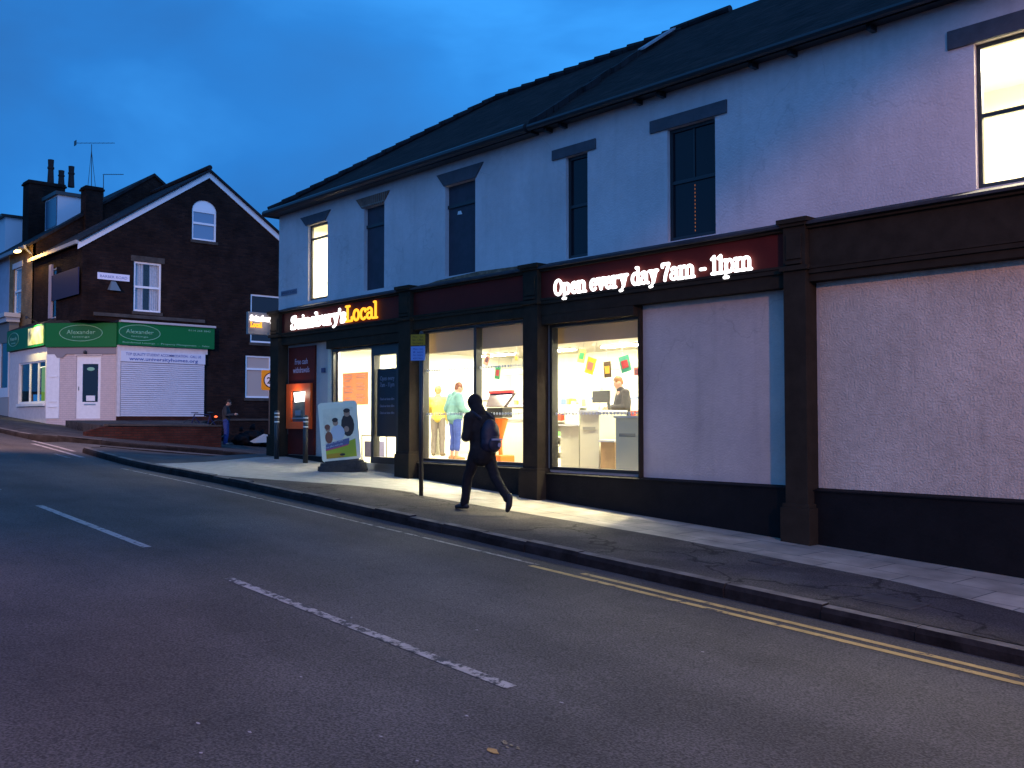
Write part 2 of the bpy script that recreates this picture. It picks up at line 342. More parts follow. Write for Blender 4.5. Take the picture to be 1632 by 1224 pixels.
def frame(o, r, u):
    o, r, u = Vector(o), Vector(r).normalized(), Vector(u).normalized(); w = r.cross(u)
    return lambda a, b, c=0: o+r*a+u*b+w*c
FS = lambda Y: frame((0, Y, 0), (1, 0, 0), (0, 0, 1))
FX = lambda X: frame((X, 0, 0), (0, 1, 0), (0, 0, 1))
def fbox(mb, F, u0, u1, v0, v1, w0, w1):
    mb.hull8([F(u0, v0, w0), F(u1, v0, w0), F(u1, v1, w0), F(u0, v1, w0)], [F(u0, v0, w1), F(u1, v0, w1), F(u1, v1, w1), F(u0, v1, w1)]); return mb
def text(name, s, F, u, v, w, h, m, parent, ext=.003, width=None, align='CENTER', bold=0, shear=0):
    cu = bpy.data.curves.new(name, 'FONT'); cu.body = s; cu.size = 1; cu.extrude = 0; cu.align_x = align; cu.offset = bold; cu.shear = shear
    cu.space_line = 1.0; cu.resolution_u = 2
    t = bpy.data.objects.new(name, cu); C.objects.link(t)
    dg = bpy.context.evaluated_depsgraph_get(); dg.update(); me = bpy.data.meshes.new_from_object(t.evaluated_get(dg))
    bpy.data.objects.remove(t)
    bm = bmesh.new(); bm.from_mesh(me); bpy.data.meshes.remove(me)
    if not bm.verts: bm.free(); return None
    xs = [q.co.x for q in bm.verts]; wd_ = max(xs)-min(xs)
    sx = width/wd_ if width else h
    g = bmesh.ops.extrude_face_region(bm, geom=list(bm.faces)); up = [e for e in g['geom'] if isinstance(e, bmesh.types.BMVert)]
    for q in up: q.co.z = 1
    for q in bm.verts: q.co = F(u+q.co.x*sx, v+q.co.y*h, w+q.co.z*ext)
    mb = MB(); mb.bm.free(); mb.bm = bm
    return mb.build(name, m, parent)

# ------------------------------------------------------------ slab-serif stroke letters for the lit sign
def arc(cx, cy, rx, ry, a0, a1, n=10): return [(cx+rx*math.cos(R_(a0+(a1-a0)*i/n)), cy+ry*math.sin(R_(a0+(a1-a0)*i/n))) for i in range(n+1)]
XH = .5; AS = .74
def stem(x, y0, y1, base=True, top=False):
    s = [[(x, y0), (x, y1)]]
    if base: s.append([(x-.09, y0), (x+.09, y0)])
    if top: s.append([(x-.10, y1), (x, y1)])
    return s
def arch(x0, x1): return [[(x0, .33)]+arc((x0+x1)/2, .36, (x1-x0)/2, .14, 170, 0)+[(x1, 0)], [(x1-.07, 0), (x1+.09, 0)]]
GL = {
 'S': (.50, [arc(.25, .535, .17, .17, 35, 270)+arc(.25, .18, .19, .185, 90, -145), [(.40, .50), (.40, .72)], [(.06, .20), (.06, 0)]]),
 'a': (.48, [arc(.21, .36, .14, .14, 150, 0)+[(.35, .06), (.42, 0), (.46, 0)], arc(.20, .14, .15, .14, 20, 340)]),
 'i': (.24, stem(.12, 0, .5, True, True)+[[(.12, .69), (.12, .70)]]),
 'n': (.56, stem(.12, 0, .5, True, True)+arch(.12, .43)),
 's': (.40, [arc(.20, .375, .13, .125, 40, 270)+arc(.20, .125, .14, .125, 90, -140), [(.32, .36), (.32, .48)], [(.06, .14), (.06, 0)]]),
 'b': (.52, stem(.12, 0, AS, False, True)+[arc(.27, .25, .17, .25, 0, 360, 16)]),
 'u': (.56, [[(.04, .5), (.12, .5), (.12, .16)]+arc(.27, .14, .15, .14, 180, 350)+[(.42, .2)], [(.34, .5), (.42, .5), (.42, 0), (.50, 0)]]),
 'r': (.40, stem(.12, 0, .5, True, True)+[[(.12, .32)]+arc(.26, .34, .12, .15, 150, 35)]),
 'y': (.50, [[(.12, .5), (.27, .06)], [(.42, .5), (.25, -.06), (.19, -.18), (.08, -.20)], [(.03, .5), (.20, .5)], [(.33, .5), (.50, .5)]]),
 "'": (.16, [[(.08, .74), (.06, .58)]]),
 'L': (.50, [[(.14, .72), (.14, 0), (.44, 0), (.44, .17)], [(.03, .72), (.27, .72)], [(.03, 0), (.14, 0)]]),
 'o': (.48, [arc(.24, .25, .17, .25, 0, 360, 16)]),
 'c': (.44, [arc(.24, .25, .17, .25, 45, 315, 14), [(.37, .36), (.37, .48)]]),
 'l': (.26, stem(.13, 0, AS, True, True)),
 'O': (.60, [arc(.30, .36, .23, .36, 0, 360, 18)]),
 'p': (.52, stem(.12, -.22, .5, True, True)+[arc(.27, .25, .17, .25, 0, 360, 16)]),
 'e': (.46, [[(.08, .26), (.40, .26)]+arc(.24, .25, .17, .25, 0, 315, 14)]),
 'v': (.48, [[(.10, .5), (.25, 0), (.40, .5)], [(.02, .5), (.18, .5)], [(.32, .5), (.48, .5)]]),
 'd': (.52, [arc(.24, .25, .17, .25, 0, 360, 16), [(.30, AS), (.40, AS), (.40, 0), (.49, 0)]]),
 '7': (.46, [[(.05, .60), (.05, .72), (.40, .72), (.22, .22), (.18, 0)]]),
 'm': (.84, stem(.12, 0, .5, True, True)+arch(.12, .41)+arch(.41, .70)),
 '-': (.36, [[(.07, .26), (.29, .26)]]),
 '1': (.32, [[(.05, .62), (.17, .72), (.17, 0)], [(.06, 0), (.28, 0)]]),
 ' ': (.22, []),
}
def slab(name, s, F, u0, u1, v, h, w, m, parent, wt=.068):
    """stroke lettering from u0 to u1, baseline v, cap height h"""
    tot = sum(GL[c][0] for c in s); k = (u1-u0)/tot; sy = h/.72; x = 0; mb = MB()
    r = wt*sy
    for c in s:
        for pl in GL[c][1]:
            pts = [F(u0+(x+px)*k, v+py*sy, w) for px, py in pl]
            for i in range(len(pts)-1): mb.tube(pts[i], pts[i+1], r, n=8)
            for p in pts: mb.ball(p, r*.98, 8, 5)
        x += GL[c][0]
    return mb.build(name, m, parent)

# ------------------------------------------------------------ terrain
def sm(a, b, x): t = min(1, max(0, (x-a)/(b-a))); return t*t*(3-2*t)
def gz(X, Y):
    z = -.0545*X-.09*math.exp(-((X+21)/3.5)**2)*sm(6, 8.5, Y)*(1-sm(9, 11, Y))
    s = 1-sm(-22.9, -20.9, X)
    return z-.1*max(0, Y-8.6)*s
def rz_(X, Y):                       # carriageway, 12 cm below the pavements, cambered
    if Y > 8: return gz(X, Y)-.12
    t = 1-((Y-4.3)/3.7)**2
    return gz(X, Y)-.12+.06*max(0, t)
def KY(X):                            # the near-side kerb line: straight, then curving into the side street
    return 8.0 if X > -24.0 else 8.0+.5*(1-math.sqrt(max(0, 1-((-24.0-X)/.5)**2)))
def grid(name, xs, ys, zf, m, off=0, kind='structure', inside=None):
    mb = MB(); vs = {}
    for i, x in enumerate(xs):
        for j, y in enumerate(ys): vs[i, j] = mb.v((x, y, zf(x, y)+off))
    for i in range(len(xs)-1):
        for j in range(len(ys)-1): mb.bm.faces.new((vs[i, j], vs[i+1, j], vs[i+1, j+1], vs[i, j+1]))
    o = mb.build(name, m, smooth=True); tag(o, kind=kind); return o
def fr(a, b, st): n = max(1, round((b-a)/st)); return [a+(b-a)*i/n for i in range(n+1)]
grid('ground', fr(-400, -60, 20)+fr(-57, 12, 1.5)+fr(20, 300, 20), fr(-300, -6, 14)+fr(-5, 24, 1)+fr(30, 420, 15),
     lambda x, y: max(-6, min(4.5, gz(max(-70, min(40, x)), min(20, y))))-.32, M_GROUND)
grid('road', fr(-75, 14, .7), fr(.8, 8.0, .45), rz_, M_ROAD)
# side street between the two corners
mb = MB(); xs = fr(-27.2, -22.4, .4)
rows = []
for x in xs:
    y0 = 8.0; y1 = 22.0
    rows.append([mb.v((x, y, rz_(x, y))) for y in fr(8.0, 26, .6)])
for i in range(len(rows)-1):
    for j in range(len(rows[0])-1): mb.bm.faces.new((rows[i][j], rows[i+1][j], rows[i+1][j+1], rows[i][j+1]))
tag(mb.build('side_street', mat('side street asphalt', (.07, .068, .07), .85, .25, var=.2, vscale=1, bump=.006, bscale=60, extra=asphalt_extra((.10, .095, .1), .45, .62, .5, .7)), smooth=True), kind='structure')
def strip(name, m, xs, ya, yb, n, off=0, zf=gz, bump=0):
    mb = MB(); rows = []
    for x in xs:
        a, b = ya(x), yb(x); rows.append([mb.v((x, a+(b-a)*j/n, zf(x, a+(b-a)*j/n)+off+(bump*noise.noise(Vector((x*1.3, j*.9, 3))) if bump else 0))) for j in range(n+1)])
    for i in range(len(rows)-1):
        for j in range(n): mb.bm.faces.new((rows[i][j], rows[i+1][j], rows[i+1][j+1], rows[i][j+1]))
    return tag(mb.build(name, m, smooth=True), kind='structure')
XE = 12
def asphedge(x):                     # far edge of the asphalt strip (near edge of the flags)
    return 9.75+.10*math.sin(x*.6)-(.35*sm(-5, -3, x)) if x > -13.2 else 9.75+.10*math.sin(x*.6)-1.75*sm(-13.2, -18.2, x) if False else 9.75-1.7*sm(0, 1, (-13.2-x)/4.6)
strip('pavement', M_FORECOURT, fr(-20.3, -12.9, .2), lambda x: KY(x)+.12, lambda x: 11.34, 8)
strip('pavement_flags', M_FLAGS, fr(-12.9, XE, .35), lambda x: asphedge(x)-.1, lambda x: 11.34, 5)
strip('pavement_asphalt', M_PAVE_ASPH, fr(-18.0, XE, .25), lambda x: 8.14, asphedge, 5, off=.004, bump=.004)
# ramp down from the forecourt's side to the side street
strip('side_pavement', mat('side pavement asphalt', (.062, .06, .062), .9, .2, var=.25, vscale=1.5, bump=.006, bscale=45), fr(-24.42, -20.3, .1), lambda x: KY(x)+.1, lambda x: 24 if x > -22.9 else max(KY(x)+.12, 8.6+(x+24.45)*1.75), 30)
# kerbs: individual stones with joints
def kerb_run(pts, w=.14, h=.125, name='kerb', seglen=.92):
    mb = MB()
    L_ = [0]
    for i in range(1, len(pts)): L_.append(L_[-1]+(Vector(pts[i])-Vector(pts[i-1])).length)
    def at(s_):
        for i in range(1, len(pts)):
            if s_ <= L_[i] or i == len(pts)-1:
                t = (s_-L_[i-1])/(L_[i]-L_[i-1]); return Vector(pts[i-1]).lerp(Vector(pts[i]), t)
    s0 = 0; k = 0
    while s0 < L_[-1]-.1:
        ln = seglen*random.uniform(.75, 1.25); s1 = min(L_[-1], s0+ln); a = at(s0+.003); b = at(max(s0+.02, s1-.003))
        d = (b-a).normalized(); nrm = Vector((-d.y, d.x)); jt = random.uniform(-.010, .010); jz = random.uniform(-.014, .010)
        ring = lambda p: [(*(p+nrm*(jt)), gz(p.x, p.y)-.3), (*(p+nrm*(jt)), gz(p.x, p.y)-.035+jz), (*(p+nrm*(jt+.03)), gz(p.x, p.y)+.006+jz), (*(p+nrm*(jt+w)), gz(p.x, p.y)+.012+jz), (*(p+nrm*(jt+w)), gz(p.x, p.y)-.3)]
        mb.hull8(ring(a), ring(b)); s0 = s1; k += 1
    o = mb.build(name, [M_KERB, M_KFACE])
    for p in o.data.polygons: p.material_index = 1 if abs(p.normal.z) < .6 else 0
    return tag(o, kind='structure')
kp = [(x, KY(x)) for x in [12]+[11-.9*i for i in range(33)]+fr(18.2, 20.9, .15) and [12-.9*i for i in range(41) if 12-.9*i > -23.9]]
kp += [(-24.0-.5*math.sin(R_(a)), 8.0+.5*(1-math.cos(R_(a)))) for a in range(0, 91, 15)]+[(-23.9, 9.6), (-23.1, 11.2), (-22.9, 12.6), (-22.9, 24)]
kerb_run([Vector(p) for p in kp[::-1]][::-1] if False else [Vector(p) for p in reversed(kp)], name='kerb')
# far side of the side street: kerb, pavement
fk = [Vector((-75, 8.0))]+[Vector((-75+2*i, 8.0)) for i in range(1, 23)]+[Vector((-29.2+2.2*math.sin(R_(a)), 10.2-2.2*math.cos(R_(a)))) for a in range(0, 91, 10)]+[Vector((-27.0, 24))]
kerb_run(fk, name='far_kerb')
def farY(x): return 8.1 if x < -29.2 else 10.2-math.sqrt(max(0, 2.2**2-(x+29.2)**2))+.1
strip('far_pavement', M_PAVE_ASPH, fr(-75, -29.2, .8)+fr(-29.0, -27.1, .2), farY, lambda x: 26, 30)
strip('opposite_pavement', M_PAVE_ASPH, fr(-75, 14, 1.5), lambda x: -3, lambda x: .68, 3)
kerb_run([Vector((14-1.5*i, .8)) for i in range(58)], name='opposite_kerb')
# painted markings
def mark(name, m, x0, x1, y0, y1, off=.004):
    mb = MB(); xs = fr(x0, x1, .35); rows = [[mb.v((x, y, rz_(x, y)+off)) for y in fr(y0, y1, .12)] for x in xs]
    for i in range(len(rows)-1):
        for j in range(len(rows[0])-1): mb.bm.faces.new((rows[i][j], rows[i+1][j], rows[i+1][j+1], rows[i][j+1]))
    return tag(mb.build(name, m), kind='structure')
def hitroad(x, y, Y0=4.3):            # where the road lies under a direction of view
    d = ray(x, y); t = 1.0
    for _ in range(40):
        p = Vector((d.x*t, d.y*t, d.z*t+H)); t *= (H-rz_(p.x, p.y))/max(1e-6, H-p.z) if p.z < H else 1.2
    return Vector((d.x*t, d.y*t, d.z*t+H))
a, b = hitroad(60, 806), hitroad(240, 872); c_, d_ = hitroad(365, 922), hitroad(810, 1097)
ymid = (a.y+b.y+c_.y+d_.y)/4; per = (b.x-d_.x)
mark('centre_line_dash', M_WLINE2, c_.x, d_.x, ymid-.05, ymid+.05)
mark('centre_line_dash', M_WLINE, a.x, b.x, ymid-.05, ymid+.05)
mark('centre_line_dash', M_WLINE, a.x-5.9, b.x-5.9, ymid-.05, ymid+.05)
mark('centre_line_dash', M_WLINE, a.x-11.8, b.x-11.8, ymid-.05, ymid+.05)
mark('yellow_line', M_YLINE, -7.9, 13, 7.37, 7.46); mark('yellow_line', M_YLINE, -7.3, 13, 7.57, 7.66)
mark('yellow_line', M_YFADE, -20.4, -7.9, 7.50, 7.56)
mark('give_way_line', M_WLINE, -27.6, -24.4, 7.86, 7.98, off=.006); mark('give_way_line', M_WLINE, -26.6, -22.9, 7.56, 7.68)
mark('give_way_line', M_WLINE2, -23.6, -22.6, 7.2, 7.28)

# ------------------------------------------------------------ the corner shop building
YW = 11.3
shop = thing('shop_building', (-14, 11.3, 1.0), 'long two-storey pale rendered corner building with dark shopfront and slate roof', 'building')
F = FS(YW)
XL, XR = -20.72, 4.0; EAV = 6.86
UP = [(-19.38, -18.56, 4.62, 6.33), (-17.12, -16.38, 4.62, 6.36), (-14.38, -13.50, 4.62, 6.33), (-11.19, -10.70, 4.56, 6.24), (-9.08, -8.22, 4.56, 6.23), (-4.63, -3.00, 4.56, 6.23)]
WA = (-15.08, -12.12, 1.16, 3.64); WB = (-11.56, -9.60, 1.12, 3.50); DR = (-18.30, -15.84, 1.02, 3.46)
mb = MB(); mb.wall(F, XL, XR, 3.90, EAV, UP, .14)
mb.build('wall', M_RENDER, shop)
mb = MB(); mb.wall(F, XL, -6.62, -.6, 3.90, [WA, WB, DR], .14)
mb.build('lower_wall', M_RENDER_SHADED, shop)
mb = MB(); mb.wall(F, -6.62, XR, -.8, 3.90, [], .14); mb.build('roughcast_wall', M_ROUGH, shop, label='pebbly roughcast lower wall at the right end')
mb = MB(); mb.box(XL, XL+.25, YW+.142, 18.7, -.5, EAV); mb.box(XR-.25, XR, YW+.142, 18.7, -.8, EAV); mb.box(XL, XR, 18.7, 18.95, -.8, EAV); mb.build('rear_wall', M_RENDER, shop)
# --- lintels
def lint(u0, u1, v0, v1, a=0): # a: splay of the lower corners
    m_ = MB(); m_.hull8([F(u0+a, v0, -.02), F(u1-a, v0, -.02), F(u1, v1, -.02), F(u0, v1, -.02)], [F(u0+a, v0, .03), F(u1-a, v0, .03), F(u1, v1, .03), F(u0, v1, .03)]); return m_
for (u0, u1, v0, v1, a, mm) in ((-19.70, -18.42, 6.335, 6.55, .24, M_LINTEL), (-17.40, -16.18, 6.365, 6.58, .22, M_ARCHBR), (-14.62, -13.26, 6.335, 6.58, .22, M_LINTEL),
                               (-11.49, -10.51, 6.245, 6.41, 0, M_LINTEL), (-9.39, -8.01, 6.235, 6.42, 0, M_LINTEL), (-4.92, -2.70, 6.235, 6.45, 0, M_LINTEL)):
    lint(u0, u1, v0, v1, a).build('lintel', mm, shop, label='bare brick splayed lintel' if mm is M_ARCHBR else None)
# --- upper windows
M_UPFR = mat('dark sash paint', (.016, .018, .024), .4, .5)
M_LITWIN = emat('lit plain blind', (1, .93, .70), 1.5)
def sash(u0, u1, v0, v1, bars, pane, fr_=.05, rail=None, w=-.115, lab=None):
    f = MB(); fbox(f, F, u0, u0+fr_, v0, v1, w, w+.05); fbox(f, F, u1-fr_, u1, v0, v1, w, w+.05)
    fbox(f, F, u0+fr_, u1-fr_, v0, v0+fr_*1.2, w, w+.05); fbox(f, F, u0+fr_, u1-fr_, v1-fr_, v1, w, w+.05)
    if rail: fbox(f, F, u0+fr_, u1-fr_, rail-.025, rail+.025, w, w+.045)
    for (bu, b0, b1) in bars: fbox(f, F, bu-.012, bu+.012, b0, b1, w+.005, w+.035)
    o = f.build('window', M_UPFR, shop, label=lab)
    p = MB(); fbox(p, F, u0+fr_*.5, u1-fr_*.5, v0+.02, v1-.02, w+.012, w+.018); p.build('pane', pane, o); return o
sash(*UP[0], [], G_CLEAR, rail=6.02, lab='lit window at the street corner')
for q in (1, 2):
    u0, u1, v0, v1 = UP[q]; f = MB(); fbox(f, F, u0, u1, v0, v1-.42, -.12, -.09); o = f.build('window', M_BOARD, shop, label='boarded dark window')
    g = MB(); fbox(g, F, u0, u1, v1-.36, v1, -.12, -.09); g.build('transom_board', M_BOARD, o)
    g = MB(); fbox(g, F, u0, u1, v1-.42, v1-.36, -.12, -.06); g.build('rail', M_UPFR, o)
    if q == 2:
        g = MB(); g.prism([F(u0+.26, v1-.56, -.088), F(u0+.40, v1-.57, -.088), F(u0+.36, v1-.50, -.088), F(u0+.28, v1-.50, -.088)], (0, -.004, 0)); g.build('paper_scrap', M_WHITE, o)
sash(*UP[3], [], M_DULLGLASS, rail=5.42)
o = sash(*UP[4], [(-8.65, 5.46, 6.18)], M_DULLGLASS, rail=5.43)
g = MB()  # glowing dots that paint an orange street light's reflection in the pane
for k in range(13):
    g.ball(F(-8.645, 4.68+k*.055, -.09), (.006, .006, .016), 6, 4)
g.build('reflection_dots', emat('amber reflection', (.9, .30, .10), .35), o)
sash(*UP[5], [(-3.98, 5.42, 6.18), (-3.98, 4.64, 5.38)], G_CLEAR, rail=5.40, lab='large lit sash window at the right end')
# lit rooms behind the two glowing windows
for i, (u0, u1, dx) in enumerate(((-20.2, -17.9, 0), (-6.2, -1.6, 0))):
    mb = MB(); z0, z1 = 4.40, 6.62
    mb.box(u0, u1, YW+3.0, YW+3.05, z0, z1); mb.box(u0, u1, YW+.15, YW+3.0, z0-.05, z0); mb.box(u0, u1, YW+.15, YW+3, z1, z1+.05)
    mb.box(u0-.05, u0, YW+.15, YW+3, z0, z1); mb.box(u1, u1+.05, YW+.15, YW+3, z0, z1)
    mb.build('upper_room', mat('cream room paint', (.82, .78, .62), .8, .1), shop)
    l = bpy.data.lights.new('room_light', 'AREA'); l.energy = 420 if i == 0 else 900; l.size = 1.0; l.color = (1, .90, .66)
    lo = bpy.data.objects.new('room_light', l); C.objects.link(lo); lo.parent = shop; lo.location = Vector(((u0+u1)/2, YW+1.3, 6.45))-ORG[shop.name]
# --- roof: hipped at the left end, two lengths meeting over the second pilaster
YE, YR, ZR = 11.08, 14.85, 9.42; YB = 18.95; XJ = -11.8
xe = XL-.12
def roofshell(name, front, m, parent, th=.07):
    mb = MB()
    for poly in front: mb.face(poly)
    bm = mb.bm; bmesh.ops.remove_doubles(bm, verts=bm.verts, dist=.001)
    bmesh.ops.recalc_face_normals(bm, faces=bm.faces)
    bmesh.ops.solidify(bm, geom=list(bm.faces), thickness=th)
    return mb.build(name, m, parent)
hx = XL+YR-YE
ze = EAV-.02
rf = roofshell('roof', [[(xe, YE, ze), (XJ, YE, ze), (XJ, YR, ZR), (hx, YR, ZR)], [(xe, YE, ze), (hx, YR, ZR), (xe, YB+.2, ze)], [(xe, YB+.2, ze), (hx, YR, ZR), (XJ, YR, ZR), (XJ, YB+.2, ze)]], M_SLATE, shop)
roofshell('roof', [[(XJ+.01, YE-.02, ze+.02), (XR+.2, YE-.02, ze+.02), (XR+.2, YR, ZR+.045), (XJ+.01, YR, ZR+.045)], [(XR+.2, YB+.2, ze+.05), (XJ+.01, YB+.2, ze+.05), (XJ+.01, YR, ZR+.045), (XR+.2, YR, ZR+.045)]], M_SLATE, shop, th=.08)
# hip and ridge tiles, each lapped over the next, some slipped
mb = MB()
hp0, hp1 = Vector((xe, YE, ze+.04)), Vector((hx, YR, ZR+.04)); n_ = 16
for k in range(n_):
    a = hp0.lerp(hp1, k/n_); b = hp0.lerp(hp1, (k+1.12)/n_); mb.tube(a+Vector((0, 0, .025)), b, .07, .065, n=8)
k = hx
while k < XJ-.1:
    mb.tube((k, YR, ZR+.045), (k+.47, YR, ZR+.01), .09, .085, n=8); k += .45
mb.build('ridge_tiles', M_SLATE2, rf)
mb = MB(); k = XJ; i = 0
while k < XR:
    i += 1
    if i in (4, 5, 9, 13): k += .45; continue
    dz = .02 if i in (1, 2, 3, 6, 7, 10, 11, 12) else 0
    mb.tube((k, YR, ZR+.06+dz), (k+.46, YR, ZR+.06+dz), .075, n=8); k += .45
mb.build('ridge_tiles', M_SLATE2, rf)
# step where the higher right-hand roof meets the left one, with torn flashing
mb = MB()
n_ = 10
for k in range(n_):
    t0, t1 = k/n_, (k+1)/n_; jx = .05*math.sin(k*2.7)
    p = lambda t, dx, dz: (XJ+dx, YE+(YR-YE)*t, ze+(ZR-ze)*t+dz)
    mb.hull8([p(t0, -.10+jx, .01), p(t0, .16+jx, .03), p(t0, .16+jx, .15), p(t0, -.02+jx, .13)], [p(t1, -.10+jx, .01), p(t1, .16+jx, .03), p(t1, .16+jx, .15), p(t1, -.02+jx, .13)])
mb.build('verge_flashing', M_SLATE2, rf)
mb = MB(); p = lambda t, dx, dz: (XJ+.1+dx, YE+(YR-YE)*t, ze+(ZR-ze)*t+dz)
mb.hull8([p(.70, 0, .13), p(.70, .16, .13), p(.93, .20, .13), p(.93, .04, .13)], [p(.70, 0, .17), p(.70, .16, .17), p(.93, .20, .17), p(.93, .04, .17)]); mb.build('bare_flashing', mat('bare zinc', (.22, .24, .28), .5, .5, var=.2), rf)
# gutter round the hipped end, soffit board; bare eaves with brackets on the right
mb = MB()
def gut(a, b):
    a, b = Vector(a), Vector(b); mb.tube(a, b, .075, n=10)
gut((xe-.06, YE-.06, ze-.04), (XJ-.05, YE-.06, ze-.02)); gut((xe-.06, YE-.06, ze-.04), (xe-.06, YB, ze-.04)); mb.ball((xe-.06, YE-.06, ze-.04), .077)
mb.box(xe+.02, XJ-.02, YE+.02, YW-.003, ze-.09, ze-.03); mb.build('gutter', M_GUTTER, shop)
mb = MB(); mb.box(XJ, XR, YE+.05, YW-.003, ze-.055, ze-.01); mb.tube((XJ, YE-.05, ze-.02), (XR+.2, YE-.05, ze-.02), .055, n=8)
mb.build('gutter', M_GUTTER, shop)
for bx in (-11.55, -11.2, -9.6, -9.15, -7.55, -6.95, -5.85, -4.5, -3.0):
    g = MB(); g.box(bx, bx+.06, YE+.06, YW-.003, ze-.125, ze-.057); g.build('gutter_bracket', M_GUTTER, shop)
# --- shopfront: pilasters
YP = 11.04
def pil(x0, x1, gx, cap=4.52, neck=3.88):
    g0 = gz(gx, 11.2)-.25
    m_ = MB(); m_.box(x0, x1, YP, YW+.05, g0, cap-.06)
    m_.box(x0-.05, x1+.05, YP-.05, YW+.04, g0, gz(gx, 11.2)+.45)                 # base block
    m_.box(x0-.03, x1+.03, YP-.03, YW+.045, gz(gx, 11.2)+.45, gz(gx, 11.2)+.50)
    m_.box(x0-.04, x1+.04, YP-.04, YW+.045, neck-.03, neck+.03)
    m_.box(x0+.05, x1-.05, YP-.018, YW, neck+.12, cap-.20)                       # raised panel on the console
    m_.box(x0+.05, x1-.05, YP-.035, YW, neck+.05, neck+.09)
    m_.box(x0-.06, x1+.06, YP-.07, YW+.045, cap-.06, cap)
    m_.box(x0-.03, x1+.03, YP-.04, YW+.042, cap-.10, cap-.058)
    return m_.build('pilaster', M_DARK, shop, bevel=.004)
pil(-20.62, -20.24, -20.4, cap=4.46)
pil(-15.51, -15.14, -15.3); pil(-11.95, -11.60, -11.8); pil(-6.98, -6.66, -6.8)
# fascias (maroon panels between pilasters), architrave, lead-covered top
for (x0, x1, m_, nm) in ((-20.24, -15.51, M_MAROON, 'fascia'), (-15.14, -11.95, M_MAROON, 'fascia'), (-11.60, -6.98, M_MAROON, 'fascia'), (-6.66, XR, M_DARK, 'fascia')):
    x0 += .004; x1 -= .004
    top = 4.42
    bot = 3.90 if x1 < -6.7 else 3.86
    g = MB(); g.box(x0, x1, 11.13, YW-.003, bot, top); o = g.build(nm, m_, shop, label='plain dark brown fascia without lettering' if m_ is M_DARK else ('blank maroon fascia' if x0 > -15.2 and x1 < -11.9 else None))
    g = MB(); g.hull8([(x0, 11.02, top+.002), (x0, 11.02, top+.035), (x0, YW-.003, top+.125), (x0, YW-.003, top+.002)], [(x1, 11.02, top+.002), (x1, 11.02, top+.035), (x1, YW-.003, top+.125), (x1, YW-.003, top+.002)])
    g.build('fascia_top', M_LEAD, o)
    g = MB(); g.box(x0, x1, 11.08, 11.128, bot, bot+.035); g.box(x0, x1, 11.08, 11.128, top-.04, top); g.build('moulding', M_DARK, o)
    g = MB(); g.box(x0, x1, 11.12, YW-.003, 3.66 if x1 < -6.7 else 3.70, bot-.003); g.box(x0, x1, 11.09, 11.12, bot-.06, bot-.006); g.build('architrave', M_DARK, o)
# old brickwork scar showing above the middle fascia
g = MB(); g.hull8([F(-15.2, 4.50, .006), F(-12.2, 4.50, .006), F(-12.3, 4.58, .006), F(-13.4, 4.61, .006), F(-14.6, 4.57, .006)], [F(-15.2, 4.50, .03), F(-12.2, 4.50, .03), F(-12.3, 4.58, .03), F(-13.4, 4.61, .03), F(-14.6, 4.57, .03)])
g.build('brick_scar', mat('broken brick', (.20, .13, .09), .9, .2, var=.5, vscale=9, bump=.02, bscale=25), shop)
# plinth
def plinth(x0, x1, top=1.06):
    g = MB(); g.box(x0, x1, 11.19, YW-.003, -.8, top-.03); g.hull8([(x0, 11.17, top-.03), (x0, 11.17, top-.012), (x0, YW-.003, top+.01), (x0, YW-.003, top-.03)], [(x1, 11.17, top-.03), (x1, 11.17, top-.012), (x1, YW-.003, top+.01), (x1, YW-.003, top-.03)]); g.build('plinth', M_PLINTH, shop)
plinth(-15.14, -11.95, 1.13); plinth(-11.60, -6.98, 1.07); plinth(-6.66, XR, 1.06)
g = MB(); g.box(-20.40, -18.32, 11.22, YW-.003, -.5, 1.14); g.build('plinth', M_PLINTH, shop)
# shop windows
def shopwin(h, mull=(), head=None, lab=None):
    u0, u1, v0, v1 = h; f = MB(); w0, w1 = -.12, .02
    fbox(f, F, u0, u0+.06, v0, v1, w0, w1); fbox(f, F, u1-.04, u1, v0, v1, w0, w1); fbox(f, F, u0+.06, u1-.04, v0, v0+.05, w0, w1); fbox(f, F, u0+.06, u1-.04, v1-.04, v1, w0, w1)
    for m_ in mull: fbox(f, F, m_-.035, m_+.035, v0+.05, v1-.04, w0, w1)
    o = f.build('shop_window', M_DARK2, shop, label=lab)
    p = MB(); fbox(p, F, u0+.03, u1-.02, v0+.02, v1-.02, -.062, -.056); p.build('pane', G_CLEAR, o)
    # white safety dots stuck on the glass
    d = MB()
    for zz in (1.93+.12, 2.88) if len(mull) else (2.04,):
        u = u0+.10
        while u < u1-.08:
            if not any(abs(u-m_) < .05 for m_ in mull): d.disc(F(u, zz, -.05), .024, (0, -1, 0), .002, n=10)
            u += .075
    d.build('safety_dots', mat('white vinyl', (.85, .85, .8), .5, .3), o)
    return o
shopwin(WA, (-13.48,), lab='wide two-light shop window right of the entrance')
shopwin(WB, lab='single-light shop window over the checkouts')
g = MB(); g.box(-11.58, -9.60, 11.12, YW-.003, 3.505, 3.655); g.box(-9.598, -9.56, 11.22, YW-.003, 1.05, 3.655); g.build('window_head', M_DARK, shop)
